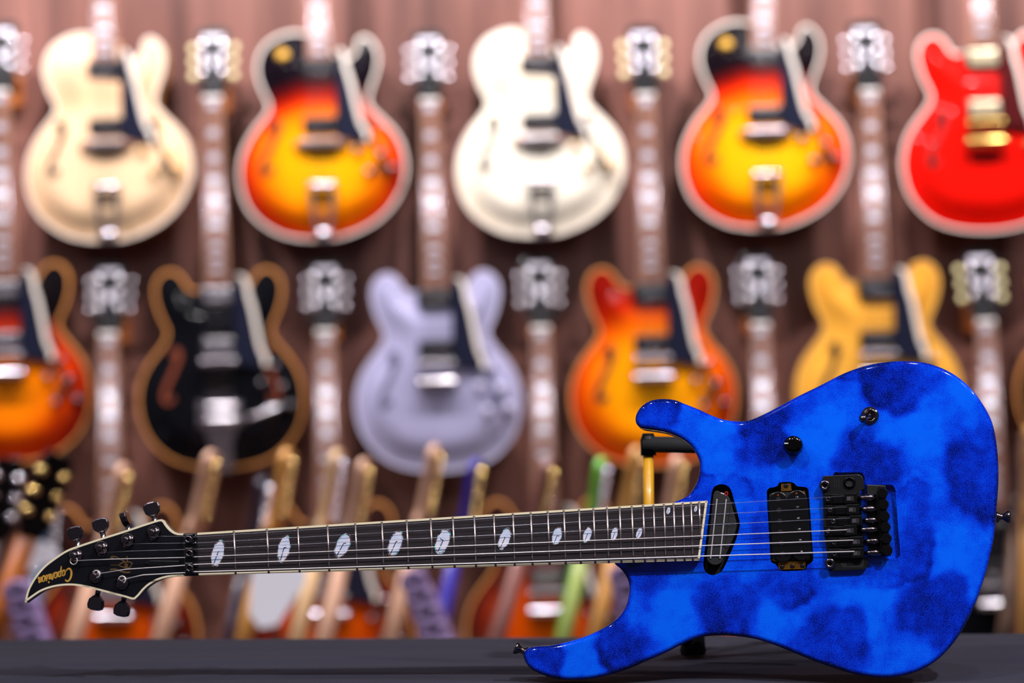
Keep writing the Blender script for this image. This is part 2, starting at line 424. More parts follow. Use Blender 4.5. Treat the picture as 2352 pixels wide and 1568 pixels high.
# body outline from the photograph, mapped on to the face plane
OUT = [(1549,1152),(1577,1139),(1593,1120),(1604,1095),(1607,1069),(1603,1050),(1590,1028),(1573,1012),(1549,999),(1526,991),(1494,986),(1472,982),
 (1461,972),(1459,958),(1464,944),(1475,930),(1494,919),(1517,915),(1548,917),(1571,926),(1602,938),(1630,951),(1659,962),(1688,966),(1718,965),(1753,951),(1792,931),
 (1831,910),(1890,881),(1939,856),(1988,839),(2037,830),(2086,828),(2135,834),(2184,854),(2223,883),(2252,918),(2277,962),(2289,1011),(2294,1064),(2294,1113),
 (2290,1167),(2284,1231),(2274,1280),(2260,1332),(2243,1380),(2222,1427),(2193,1474),(2154,1515),(2105,1543),(2051,1555),(2002,1554),(1955,1546),(1890,1525),
 (1831,1502),(1782,1482),(1738,1468),(1694,1461),(1648,1459),(1605,1464),(1563,1481),(1521,1502),(1479,1520),(1437,1538),(1381,1554),(1339,1560),(1308,1561),
 (1280,1559),(1252,1552),(1223,1539),(1208,1524),(1201,1507),(1203,1496),(1212,1488),(1232,1484),(1268,1481),(1302,1474),(1339,1463),(1367,1451),(1395,1436),
 (1417,1419),(1434,1398),(1442,1375),(1445,1355),(1443,1336),(1436,1320),(1423,1304),(1411,1294),(1413,1284),(1432,1250),(1470,1205),(1525,1162)]
BO = ccw(spline(GL(OUT), 0.004))
S4 = 2352 / 520.0   # the close crop of the bridge area was read at this scale from (1580,1060)
def C4(pts, h=0.0): return A(pts, 1580, 1060, S4, h)
neck_cav = ccw(spline(C4([(237,400),(248,320),(270,265),(310,240),(370,235),(420,258),(452,305),(475,385),(510,510),(536,620),(540,660),(520,750),(480,860),(430,980),(380,1090),(340,1145),(290,1172),(235,1174),(185,1145),(163,1090),(163,1030),(180,880),(210,640)]), 0.002))
hb_cav = ccw(spline(C4([(820,340),(826,295),(850,272),(905,262),(932,250),(945,222),(985,211),(1070,211),(1108,228),(1128,250),(1160,258),(1215,262),(1246,280),(1256,330),(1280,660),(1301,980),(1296,1030),(1270,1058),(1240,1075),(1228,1110),(1195,1128),(1085,1134),(985,1135),(945,1118),(925,1080),(905,1060),(872,1048),(858,1000),(838,660)]), 0.002))
tr_cav = ccw(spline(C4([(1430,330),(1430,300),(1520,120),(1560,112),(1780,112),(1815,125),(1835,170),(1845,235),(1900,240),(2090,238),(2135,252),(2155,290),(2162,360),(2182,660),(2205,930),(2203,975),(2180,1000),(2140,1008),(1990,1012),(1880,1010),(1700,1010),(1500,1000),(1460,960),(1440,660)]), 0.002))

def blue_body():
    r = 0.0048; th = 0.040; seg = 6; nr = normals(BO); n = len(BO)
    inner = [(p[0] - q[0] * r, p[1] - q[1] * r) for p, q in zip(BO, nr)]
    V, T, d = plate(inner, [neck_cav, hb_cav, tr_cav], 0.0035)
    verts = [(x, 0.0, z) for x, z in V]; faces = [list(t) for t in T]; sm = [False] * len(faces)
    base = len(verts); rings = []
    for kk in range(seg + 1):
        a = kk / seg * PI / 2; ins = r * (1 - math.sin(a)); rings.append([(p[0] - q[0] * ins, r * (1 - math.cos(a)), p[1] - q[1] * ins) for p, q in zip(BO, nr)])
    for kk in range(seg + 1):
        a = kk / seg * PI / 2; ins = r * (1 - math.cos(a)); rings.append([(p[0] - q[0] * ins, th - r * (1 - math.sin(a)), p[1] - q[1] * ins) for p, q in zip(BO, nr)])
    for rg in rings: verts += rg
    for kk in range(len(rings) - 1):
        for i in range(n):
            j = (i + 1) % n; faces.append([base + kk * n + i, base + kk * n + j, base + (kk + 1) * n + j, base + (kk + 1) * n + i]); sm.append(True)
    k = MB(); k.v = verts; k.f = faces; k.sm = sm; k.mi = [0] * len(faces)
    cap(k, [(p[0], p[2]) for p in rings[-1]], th, base + (len(rings) - 1) * n, True)
    # tremolo recess: walls and floor carry the same lacquer
    h = tr_cav; o = k.add([(p[0], y, p[1]) for y in (0, 0.007) for p in h], [(i, (i + 1) % len(h), len(h) + (i + 1) % len(h), len(h) + i) for i in range(len(h))], False)
    cap(k, h, 0.007, o + len(h), False)
    me = bpy.data.meshes.new('body'); me.from_pydata(k.v, [], k.f); me.polygons.foreach_set('use_smooth', k.sm); me.materials.append(BLUE)
    bm = bmesh.new(); bm.from_mesh(me); bmesh.ops.remove_doubles(bm, verts=bm.verts, dist=2e-5); bmesh.ops.recalc_face_normals(bm, faces=bm.faces); bm.to_mesh(me); bm.free()
    # darker sponge dabs, the one right of the bridge painting shadow too (centre px, half axes px, tilt)
    dabs = [(1505,950,58,44,0,.62),(1740,1015,62,66,-10,.62),(1768,968,70,22,-22,.5),(2058,878,88,66,0,.72),(1990,1062,78,66,15,.6),(2245,1085,70,105,0,.6),(2150,1400,84,82,10,.66),(2215,1440,40,60,30,.5),
            (1912,1478,88,84,-8,.7),(1668,1398,72,88,0,.58),(1492,1322,58,42,0,.5),(1428,1482,58,66,-35,.66),(1246,1512,52,52,0,.62),(1805,1345,70,48,0,.42),(2095,1265,52,70,0,.40),(1752,1235,30,60,0,.35),(1606,1120,36,40,0,.42),
            (1690,1120,40,30,0,.2),(1985,850,60,18,-15,.4),(2100,1140,40,40,0,.25),(2010,1330,70,26,0,.35),(1560,1290,60,18,0,.35)]
    lights = [(1560,1420,70,70,0),(1330,1520,40,60,0),(1640,1010,60,60,0),(2100,1000,70,50,0),(1960,1420,50,60,0),(1990,1380,60,40,0),(2220,900,40,60,30),(1880,1000,50,70,20),(2190,1250,40,60,0),(1770,1420,30,60,0)]
    P = np.array([(v.co.x, v.co.z) for v in me.vertices]); val = np.full(len(P), 0.24)
    def blob(cx, cy, rx, ry, rot):
        c = np.array(G(cx, cy)); s_ = 1 / 2283.0; a = math.radians(-rot); q = P - c
        u = (q[:, 0] * math.cos(a) + q[:, 1] * math.sin(a)) / (rx * s_); w = (-q[:, 0] * math.sin(a) + q[:, 1] * math.cos(a)) / (ry * s_)
        ang = np.arctan2(w, u); R = np.hypot(u, w) * (1 + 0.10 * np.sin(3 * ang + cx) + 0.07 * np.sin(5 * ang + cy) + 0.04 * np.sin(11 * ang + cx))
        wd = 0.22 + 0.75 * (0.5 + 0.5 * np.cos(ang - cx * 0.37))
        t = np.clip((1.10 + 0.25 * wd - R) / wd, 0, 1); return t * t * (3 - 2 * t), R
    for D in lights: t, R = blob(*D); val -= 0.24 * t
    dk = np.zeros(len(P))
    for D in dabs:
        t, R = blob(*D[:5]); rim = np.exp(-((R - 0.92) / 0.15) ** 2) * 0.34 * np.clip(0.25 + 0.75 * np.sin(R * 0 + np.arctan2(P[:, 1] - G(D[0], D[1])[1], P[:, 0] - G(D[0], D[1])[0]) * 1.0 + D[0] * 0.61), 0, 1)
        dk = np.maximum(dk, t * (D[5] * 0.76 + rim))
    val = np.maximum(val, 0) + dk
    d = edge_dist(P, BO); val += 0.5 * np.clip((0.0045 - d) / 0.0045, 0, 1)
    at = me.attributes.new('patch', 'FLOAT', 'POINT'); at.data.foreach_set('value', val.astype(np.float32))
    me.update(); return me
link('body', blue_body(), guitar)
for nm, cav, dep in (('pickup_cavity', neck_cav, 0.016), ('pickup_cavity', hb_cav, 0.016)):
    k = MB(); n = len(cav); o = k.add([(p[0], y, p[1]) for y in (0.0002, dep) for p in cav], [(i, (i + 1) % n, n + (i + 1) % n, n + i) for i in range(n)]); cap(k, cav, dep, o + n, False)
    k.build(nm, CAVITY, guitar)

# ------------------------------------------------------------------ neck, fingerboard, frets, inlays
HB = 0.0125   # fingerboard surface above the body face
FT = [(421,1225),(1625,1149.5)]; FB = [(424,1322),(1607,1286.5)]
tl, tr_, bl, br = G(*FT[0], HB), G(*FT[1], HB), G(*FB[0], HB), G(*FB[1], HB)
k = MB(); k.prism([tl, tr_, br, bl], -HB + 0.0002, -HB + 0.007); board = k.build('fingerboard', EBONY, guitar)
def lerp(a, b, t): return (a[0] + (b[0] - a[0]) * t, a[1] + (b[1] - a[1]) * t)
def offs(a, b, w):
    dx, dz = b[0] - a[0], b[1] - a[1]; l = math.hypot(dx, dz); return (-dz / l * w, dx / l * w)
BW = 0.0021; kb = MB()
t0 = G(452, 1223.3, HB); b0 = G(455, 1321.2, HB)
o1 = offs(t0, tr_, -BW); o2 = offs(b0, br, BW); e1 = offs(br, tr_, BW)
kb.prism([t0, tr_, (tr_[0] + o1[0], tr_[1] + o1[1]), (t0[0] + o1[0], t0[1] + o1[1])], -HB - 0.0001, -HB + 0.0072)
kb.prism([b0, br, (br[0] + o2[0], br[1] + o2[1]), (b0[0] + o2[0], b0[1] + o2[1])], -HB - 0.0001, -HB + 0.0072)
kb.prism([br, tr_, (tr_[0] + e1[0], tr_[1] + e1[1]), (br[0] + e1[0], br[1] + e1[1])], -HB - 0.0001, -HB + 0.0072)
kb.build('binding', IVORY, board)
FRX = [537,613,684,752,816,877,934,989,1040,1089,1134,1178,1219,1258,1295,1330,1363,1394,1423,1451,1477,1501,1525,1547,1568,1587,1606]
def ytop(x): return 1223.3 + (x - 452) * (1149.5 - 1223.3) / (1625 - 452)
def ybot(x): return 1321.2 + (x - 455) * (1286.5 - 1321.2) / (1607 - 455)
FRETM = mat('fret_nickel', srgb(172, 158, 158), 0.38, 1.0)
for i, x in enumerate(FRX):
    xb = x + 4.6; yb = ybot(xb) + 0.5
    if i == 26: yb = 1236; xb = x + 2.6
    a = G(x, ytop(x) + 1.2, HB); b = G(xb, yb, HB)
    # crown sits on the board, a half-round bead
    k = MB(); dx, dz = offs(a, b, 0.0011); vs = []; 
    for p in (a, b):
        for q in range(7):
            an = PI * q / 6; vs.append((p[0] + dx * math.cos(an), -HB - 0.0011 * math.sin(an), p[1] + dz * math.cos(an)))
    k.add(vs, [(q, q + 1, 8 + q, 7 + q) for q in range(6)] + [(0, 1, 2, 3, 4, 5, 6)[::-1], tuple(range(7, 14)), (0, 7, 13, 6)], True)
    k.build('fret', FRETM, board)
def pearl_mat():
    m = bpy.data.materials.new('mother_of_pearl'); m.use_nodes = True; nt = m.node_tree; b = nt.nodes['Principled BSDF']
    tc = nt.nodes.new('ShaderNodeTexCoord'); n = nt.nodes.new('ShaderNodeTexNoise'); n.inputs['Scale'].default_value = 60; n.inputs['Detail'].default_value = 3; n.inputs['Distortion'].default_value = 1.5
    nt.links.new(tc.outputs['Object'], n.inputs['Vector']); r = nt.nodes.new('ShaderNodeValToRGB'); e = r.color_ramp.elements
    e[0].position = 0.3; e[0].color = srgb(196, 206, 236); e[1].position = 0.72; e[1].color = srgb(236, 226, 240); q = e.new(0.5); q.color = srgb(212, 220, 246)
    nt.links.new(n.outputs['Fac'], r.inputs[0]); nt.links.new(r.outputs[0], b.inputs['Base Color']); b.inputs['Roughness'].default_value = 0.25; b.inputs['Coat Weight'].default_value = 0.5
    return m
def abalone_mat():
    m = bpy.data.materials.new('abalone_rim'); m.use_nodes = True; nt = m.node_tree; b = nt.nodes['Principled BSDF']
    tc = nt.nodes.new('ShaderNodeTexCoord'); n = nt.nodes.new('ShaderNodeTexNoise'); n.inputs['Scale'].default_value = 260; n.inputs['Detail'].default_value = 2
    nt.links.new(tc.outputs['Object'], n.inputs['Vector']); r = nt.nodes.new('ShaderNodeValToRGB'); e = r.color_ramp.elements
    e[0].position = 0.34; e[0].color = srgb(30, 22, 40); e[1].position = 0.68; e[1].color = srgb(40, 200, 190)
    for p, c in ((0.44, srgb(120, 96, 70)), (0.52, srgb(66, 60, 96)), (0.6, srgb(190, 200, 220))): q = e.new(p); q.color = c
    nt.links.new(n.outputs['Fac'], r.inputs[0]); nt.links.new(r.outputs[0], b.inputs['Base Color']); b.inputs['Roughness'].default_value = 0.2
    return m
PEARL = pearl_mat(); ABAL = abalone_mat(); HAND = mat('inlay_hands', srgb(24, 22, 26), 0.4)
INL = [(500,1271,15,33,16,(0.35,-0.85,0.1)),(652,1260,14.5,33,12,(0.2,-0.7,0.35)),(787,1253,16,31,25,(0.8,-0.9,0.3)),(908,1248,15.5,32,20,(0.5,-0.9,0.2)),(1017,1243,16,31,20,(0.2,-0.9,-0.5)),
       (1159,1237,13,27,20,(0.25,-0.85,-0.2)),(1279,1231,11,22.5,16,(0.0,-0.7,0.5)),(1349,1228,10,19,18,(0.4,-0.8,0.1)),(1411,1226,8,17,14,(0.5,-0.7,0.1)),(1468,1224,7,14,20,(0.2,-0.7,0.3)),(1535,1173,4.6,8.6,16,(0.0,-0.6,0.2)),(1598,1168.5,4,7.8,14,(0,-0.6,0.2))]
for cx, cy, rx, ry, tilt, hd in INL:
    a = math.radians(tilt); u = (math.cos(a), math.sin(a)); v = (math.sin(a), -math.cos(a))   # px axes: v points up along the long axis
    def pt(s_, t_): return G(cx + u[0] * s_ * rx + v[0] * t_ * ry, cy + u[1] * s_ * rx + v[1] * t_ * ry, HB)
    def ell(sc): return [pt(sc * math.cos(2 * PI * i / 36), sc * math.sin(2 * PI * i / 36)) for i in range(36)]
    k = MB(); k.prism(ell(1.0), -HB - 0.00005, -HB + 0.001, mi=1); k.prism(ell(0.86), -HB - 0.00012, -HB + 0.001)
    w = 0.0006 * ry / 32 + 0.0002
    k.ribbon([pt(-0.15, -0.82), pt(0.0, 0.05 + 0.2 * hd[0])], w, -HB - 0.00020, -HB, mi=2)
    k.ribbon([pt(0.0, 0.05 + 0.2 * hd[0]), pt(hd[2], 0.08 + 0.25 * hd[0])], w, -HB - 0.00020, -HB, mi=2)
    k.build('inlay', [PEARL, ABAL, HAND], board)
# neck shaft: rounded back under the board
k = MB(); vs = []; ns = 10; NP = 14
for i in range(ns + 1):
    t = i / ns; pt_ = lerp(t0, tr_, t); pb = lerp(b0, br, t); dep = 0.014 + 0.002 * t
    for j in range(NP + 1):
        an = PI * j / NP; mx_, mz = (pt_[0] + pb[0]) / 2, (pt_[1] + pb[1]) / 2
        vs.append((mx_ + (pt_[0] - mx_) * math.cos(an), -HB + 0.007 + dep * math.sin(an), mz + (pt_[1] - mz) * math.cos(an)))
fs = [(i * (NP + 1) + j, i * (NP + 1) + j + 1, (i + 1) * (NP + 1) + j + 1, (i + 1) * (NP + 1) + j) for i in range(ns) for j in range(NP)]
fs += [tuple(range(NP + 1)), tuple(range(ns * (NP + 1), (ns + 1) * (NP + 1)))[::-1]] + [(i * (NP + 1), (i + 1) * (NP + 1), (i + 1) * (NP + 1) + NP, i * (NP + 1) + NP) for i in range(ns)]
k.add(vs, fs, True); k.build('neck', mat('neck_dark', srgb(96, 62, 44), 0.4, 0, 0.2), guitar)

# ------------------------------------------------------------------ headstock
HH = 0.007
HS = [(424,1224.5),(408,1224),(397,1219.5),(388,1212),(381,1203),(376,1195),(370,1192),(362,1193.5),(332,1203),(281,1220),(230,1236),(179,1253),(153,1263),(128,1279),(102,1299),(82,1322),(67,1347),(60.5,1365),(57,1383)]
HS2 = [(57,1383.5),(77,1369),(94,1358),(115,1350),(140,1345),(166,1344),(191,1347),(217,1353),(255,1363),(286,1371),(303,1376),(309,1376)]
HS3 = [(310,1375.5),(319,1367),(329,1355),(344,1342),(365,1331),(390,1324.5),(424,1322)]
ho = [tuple(p) for p in spline(GL(HS, HH), 0.003, False) + spline(GL(HS2, HH), 0.003, False) + spline(GL(HS3, HH), 0.003, False)]
ho = ccw(ho)
k = MB(); k.prism(ho, -HH + 0.0002, -HH + 0.014); head = k.build('headstock', HEADBLK, guitar)
def inset(p, w): return [(a[0] - b[0] * w, a[1] - b[1] * w) for a, b in zip(p, normals(p))]
hi = inset(ho, 0.0019); n = len(ho); k = MB()
o = k.add([(p[0], -HH, p[1]) for p in ho] + [(p[0], -HH, p[1]) for p in hi] + [(p[0] + q[0] * 0.0001, -HH + 0.004, p[1] + q[1] * 0.0001) for p, q in zip(ho, normals(ho))] + [(p[0], -HH + 0.001, p[1]) for p in hi],
      [(i, (i + 1) % n, n + (i + 1) % n, n + i) for i in range(n) if math.dist(ho[i], ho[(i + 1) % n]) < 0.02] + [(i, 2 * n + i, 2 * n + (i + 1) % n, (i + 1) % n) for i in range(n)] + [(n + i, n + (i + 1) % n, 3 * n + (i + 1) % n, 3 * n + i) for i in range(n)])
k.build('binding', IVORY, head)
# script logo, strokes written in letter space (x-height 1) and laid along its own slanting baseline
def arc(cx, cy, rx, ry, a0, a1, n=14): return [(cx + rx * math.cos(math.radians(a0 + (a1 - a0) * i / n)), cy + ry * math.sin(math.radians(a0 + (a1 - a0) * i / n))) for i in range(n + 1)]
LET = {'C': ([arc(0.62, 1.08, 0.52, 1.12, 40, 315, 22)], 1.12),
 'a': ([arc(0.24, 0.5, 0.22, 0.5, 60, 420), [(0.46, 0.95), (0.42, 0.45), (0.44, 0.08), (0.56, 0.05), (0.66, 0.2)]], 0.64),
 'p': ([[(0.02, 0.75), (0.14, 1.0), (0.10, 0.3), (0.04, -0.85)], arc(0.30, 0.48, 0.20, 0.46, 160, -200)], 0.62),
 'r': ([[(0.02, 0.1), (0.10, 1.12), (0.20, 0.86), (0.36, 0.9), (0.32, 0.3), (0.40, 0.04), (0.5, 0.15)]], 0.5),
 'i': ([[(0.12, 0.95), (0.10, 0.3), (0.16, 0.03), (0.28, 0.15)], arc(0.17, 1.42, 0.05, 0.07, 0, 360, 8)], 0.34),
 's': ([[(0.0, 0.1), (0.24, 1.1), (0.22, 0.8), (0.36, 0.35), (0.22, 0.02), (0.06, 0.12)]], 0.46),
 'o': ([arc(0.24, 0.5, 0.22, 0.5, 80, 440), [(0.28, 0.98), (0.5, 0.9)]], 0.58),
 'n': ([[(0.06, 1.0), (0.08, 0.02)], [(0.08, 0.6), (0.24, 0.98), (0.36, 0.9), (0.36, 0.3), (0.42, 0.02), (0.6, 0.25)]], 0.62)}
LB = 1 / 9.046
def logo_pt(x, y):   # letter space -> face: origin and axes read off the headstock
    e1 = (-0.962, 0.270); e2 = (-0.06, 0.985); sx = 136; sy = 118
    cx = 962 + e1[0] * x * sx + e2[0] * y * sy; cy = 392 + e1[1] * x * sx + e2[1] * y * sy
    return G(60 + cx * LB, 1260 + cy * LB, HH)
k = MB(); xx = 0.0
for ch in 'Caparison':
    strokes, adv = LET[ch]
    for st in strokes:
        sp = spline([logo_pt(xx + p[0], p[1]) for p in st], 0.0004, False); kk = len(sp)
        w0 = 0.0018 if ch == 'C' else 0.00125
        k.ribbon(sp, [w0 * (0.75 + 0.35 * math.sin(PI * i / max(1, kk - 1))) for i in range(kk)], -HH - 0.00012, -HH + 0.0003)
    xx += adv
k.build('logo_lettering', mat('gold_print', srgb(226, 172, 74), 0.4, 0.3), head, label='gold script lettering')
def CH(pts): return [G(60 + x * LB, 1260 + y * LB, HH) for x, y in pts]
k = MB()
for st, w in (([(1770,165),(1830,160),(1900,185),(2000,235),(2070,290)], 0.0011), ([(1745,335),(1910,335),(1990,292),(2090,270),(2200,297),(2150,384),(2060,388),(1985,368),(1910,335)], 0.0010),
              ([(2095,150),(2100,200),(2112,280)], 0.0010), ([(1745,432),(1850,424),(1955,462),(2080,490),(2160,480)], 0.0014), ([(2140,380),(2170,430)], 0.0008)):
    k.ribbon(spline(CH(st), 0.0006, False), w, -HH - 0.00012, -HH + 0.0003)
for cx, cy, r in ((2080, 342, 38), (1780, 185, 30)):
    k.prism(CH(circle(cx, cy, r, 16)), -HH - 0.00012, -HH + 0.0003)
k.build('emblem', mat('dim_gold_print', srgb(112, 86, 50), 0.4, 0.3), head, label='dim gold eye emblem')
# truss rod cover on the headstock face
k = MB(); k.prism(GL([(330,1293),(345,1287),(412,1288),(412,1300),(345,1299)], HH), -HH - 0.0006, -HH + 0.0004, bev=0.0003); k.build('truss_rod_cover', BLACK, head)

# tuners
TUN = [(172,1276,168,1225,62,0),(231,1258,226,1206,62,0.15),(291,1240,283,1191,62,1.57),(351,1222,344,1169,62,0.2),(218,1322,215,1384,-1,0.25),(279,1337,275,1398,-1,0.3)]
for (cx, cy, bx, by, _s, tw) in TUN:
    x, z = G(cx, cy, HH + 0.004); t = thing_part = bpy.data.objects.new('tuner', None); COL.objects.link(t); t.parent = guitar
    k = MB(); k.lathe((x, -HH, z), (x, -HH - 0.011, z), [(0, 0.0074), (0.12, 0.0073), (0.26, 0.0064), (0.38, 0.0048), (0.46, 0.0034), (0.86, 0.0034), (0.95, 0.0030), (1, 0.0022)], 28)
    k.build('post', BCHROME, t)
    X, Z_ = G(bx, by, HH - 0.008); yb = -HH + 0.017
    d = Vector((X - x, 0, Z_ - z)).normalized(); s0 = Vector((x, yb, z)) + d * 0.006; c = Vector((X, yb, Z_))
    k = MB(); k.lathe(s0, c - d * 0.006, [(0, 0.0042), (0.45, 0.0038), (0.55, 0.0027), (0.85, 0.0027), (0.9, 0.0036), (1, 0.0036)], 14)
    k.build('shaft', mat('tuner_shaft', srgb(150, 145, 150), 0.22, 1.0) if by < cy else BCHROME, t)
    # faceted button: octagon outline in the plane of shaft and side axis, rounded edges
    side = d.cross(Vector((0, 1, 0))).normalized(); fr = Vector((0, -1, 0))
    rot = Matrix.Rotation(tw, 3, d); side = rot @ side; fr = rot @ fr
    ol = [(-0.0035, -0.0072), (0.0035, -0.0072), (0.0078, -0.0032), (0.0088, 0.002), (0.0078, 0.0062), (0.0035, 0.0078), (-0.0035, 0.0078), (-0.0078, 0.0062), (-0.0088, 0.002), (-0.0078, -0.0032)]
    kk = MB(); kk.prism(ol, -0.0036, 0.0036, bev=0.0014, seg=2, both=True)
    kk.v = [tuple(c + side * p[0] + fr * (-p[1]) + d * p[2]) for p in kk.v]
    kk.build('button', BCHROME, t)
    k = MB(); k.lathe((x, -HH + 0.012, z), (x, -HH + 0.026, z), [(0, 0.0075), (0.9, 0.0075), (1, 0.006)], 16); k.build('gear_housing', BCHROME, t)

# locking nut
NH = HB + 0.001
nut = bpy.data.objects.new('locking_nut', None); COL.objects.link(nut); nut.parent = guitar
k = MB(); k.prism(GL([(422.5,1225),(452.5,1223),(456,1322),(426,1322.5)], NH), -NH, -HB + 0.006, bev=0.001); k.build('base', BLACK, nut)
for i, (cx, cy) in enumerate(((431.5,1238),(433,1269.7),(434,1304))):
    k = MB(); h2 = NH + 0.005; k.prism(GL([(424,cy - 12.5),(443,cy - 13),(444,cy + 12),(425,cy + 12.5)], h2), -h2, -NH + 0.001, bev=0.0012)
    cl = k.build('clamp', BLACK, nut)
    x, z = G(cx, cy, h2 + 0.003); k = MB(); k.lathe((x, -h2, z), (x, -h2 - 0.003, z), [(0, 0.0041), (0.6, 0.0041), (1, 0.0034), (1.0, 0.0021), (0.3, 0.0019)], 20, caps=False); k.build('bolt', BCHROME, cl)
k = MB()
for i in range(6):
    cy = 1230 + i * 16.6; x, z = G(449.5, cy, NH); k.cyl((x, -NH - 0.0012, z - 0.0015), (x, -NH - 0.0012, z + 0.0015), 0.0012, n=10)
k.build('string_saddle_row', BCHROME, nut)

# ------------------------------------------------------------------ pickups
HP = 0.003
np_ = bpy.data.objects.new('neck_pickup', None); COL.objects.link(np_); np_.parent = guitar
k = MB(); k.prism(spline(C4([(255,420),(268,330),(300,300),(345,318),(400,340),(438,390),(470,510),(503,630),(504,690),(470,800),(420,910),(370,1010),(320,1060),(262,1072),(212,1050),(192,1000),(195,930),(222,690)], HP), 0.0015), -HP, 0.010, bev=0.0008)
k.build('bobbin', PLASTIC, np_)
def stad(p, q, r, n=10):
    dx, dz = q[0] - p[0], q[1] - p[1]; l = math.hypot(dx, dz); a0 = math.atan2(dz, dx); out = []
    for i in range(n + 1): a = a0 - PI / 2 + PI * i / n; out.append((q[0] + r * math.cos(a), q[1] + r * math.sin(a)))
    for i in range(n + 1): a = a0 + PI / 2 + PI * i / n; out.append((p[0] + r * math.cos(a), p[1] + r * math.sin(a)))
    return out
mmx = 0.4385e-3 / S4 * 1.0   # one crop pixel in metres
k = MB(); k.prism(stad(*C4([(352,425),(283,985)], HP + 0.0015), 88 * mmx), -HP - 0.0015, 0.0, bev=0.0006); k.build('coil_cover', PLASTIC, np_)
for p in ([(302,395),(236,1000)], [(398,395),(333,1000)]):
    k = MB(); k.prism(stad(*C4(p, HP + 0.002), 7 * mmx), -HP - 0.0030, 0.0, bev=0.0003); k.build('rail', mat('rail_steel', srgb(200, 194, 198), 0.4, 0.6), np_)
for p in ((457,560),(440,720),(424,878)):
    x, z = C4([p], HP)[0]; k = MB(); k.prism(circle(x, z, 10 * mmx, 12), -HP - 0.0001, -HP + 0.001); k.build('screw_hole', CAVITY, np_)
x, z = C4([(400,332)], HP)[0]; k = MB(); k.tube([(x + 15 * mmx * math.cos(a), -HP - 0.0005, z + 18 * mmx * math.sin(a)) for a in np.linspace(0, 2 * PI, 16)[:-1]], 0.0005, 6, True); k.build('wire', mat('red_wire', srgb(190, 20, 26), 0.4), np_, label='red lead wire')
k = MB(); k.tube([(q[0], -HP - 0.0004, q[1]) for q in C4([(340,326),(358,330),(378,338)], HP)], 0.0006, 6); k.build('wire', mat('white_wire', srgb(225, 222, 220), 0.4), np_, label='white lead wire')

hb = bpy.data.objects.new('humbucker_pickup', None); COL.objects.link(hb); hb.parent = guitar
k = MB(); k.prism(C4([(845,345),(862,325),(1205,305),(1226,330),(1268,990),(1252,1020),(900,1034),(880,1005)], -0.002), 0.002, 0.004); k.build('frame', mat('frame_black', srgb(8, 8, 10), 0.5), hb)
for pts in ([(968,228),(1070,224),(1078,300),(968,308)], [(938,1040),(1222,1032),(1220,1105),(1200,1114),(960,1120),(942,1105)], [(1190,300),(1216,306),(1222,340)], [(872,1010),(884,1034),(930,1036),(926,1030)], [(1222,1028),(1256,1016),(1268,985),(1258,1000)]):
    k = MB(); k.prism(C4(pts, -0.001), 0.0012, 0.0035); k.build('base_plate', BRASS, hb)
for c0, c1 in (((938,412),(985,942)), ((1137,395),(1178,925))):
    k = MB(); k.prism(stad(*C4([c0, c1], HP), 101 * mmx), -HP, 0.006, bev=0.0008, seg=2); b_ = k.build('bobbin', BLACK if False else mat('bobbin_black', srgb(10, 10, 12), 0.3, 0, 0.1, 0.3), hb)
    left = c0[0] == 938
    for i in range(6):
        if left: x, z = C4([((938,393),(945,505),(952,618),(960,733),(972,845),(985,960))[i]], HP)[0]
        else: x, z = C4([((1133,376),(1140,480),(1148,597),(1157,710),(1168,823),(1178,942))[i]], HP)[0]
        k = MB()
        if left: k.lathe((x, 0, z), (x, -HP - 0.0004, z), [(0, 0.0024), (0.95, 0.0024), (1, 0.0022)], 18)
        else:
            k.lathe((x, 0, z), (x, -HP - 0.0012, z), [(0, 0.0022), (0.75, 0.0022), (0.93, 0.0017), (1, 0.001)], 16)
            k.box(x - 0.0018, x + 0.0018, -HP - 0.00135, -HP - 0.0009, z - 0.0002, z + 0.0002, mi=1)
        k.build('pole_piece', [mat('pole_dark', srgb(52, 48, 54), 0.35, 0.6) if left else BCHROME, CAVITY], b_)
    x, z = C4([(935,350) if left else (1127,332)], HP)[0]; k = MB(); k.lathe((x, 0, z), (x, -HP - 0.0005, z), [(0, 0.0011), (0.9, 0.0011), (1, 0.0007)], 10); k.build('eyelet', mat('copper_eyelet', srgb(190, 92, 50), 0.3, 0.9), b_)
for p in ((1018,250),(978,1092),(1085,1086),(1190,1082)):
    x, z = C4([p], -0.001)[0]; k = MB(); k.lathe((x, 0.003, z), (x, 0.0004, z), [(0, 0.0024), (0.7, 0.0024), (1, 0.0014)], 14); k.build('screw', BLACK, hb)

# ------------------------------------------------------------------ tremolo bridge
bg_ = bpy.data.objects.new('tremolo_bridge', None); COL.objects.link(bg_); bg_.parent = guitar
def CB(pts, h=0.0): return A(pts, 1870, 1070, 11.2, h)       # upper close crop
def CC(pts, h=0.0): return A(pts, 1870, 1200, 11.2, h)       # lower close crop
HBp = 0.006
k = MB()
pl = CB([(215,300),(225,262),(260,250),(1130,210),(1200,235),(1255,300),(1275,360),(1280,600),(1180,640)], HBp) + CC([(1285,880),(1395,880),(1400,1060),(1350,1170),(1240,1215),(420,1245),(375,1225),(360,1160)], HBp) + CB([(330,2200),(300,2100),(240,1560),(220,640)], HBp)
k.prism(pl, -HBp, -HBp + 0.003, bev=0.0006); k.build('base_plate', SATIN, bg_)
k = MB(); k.prism(rrect(*[q for q in (CC([(690,940)], HBp)[0][0], CC([(1280,940)], HBp)[0][0], CC([(690,1150)], HBp)[0][1], CC([(690,905)], HBp)[0][1])], 0.003), -HBp - 0.00015, -HBp + 0.001); k.build('plate_cutout', CAVITY, bg_)
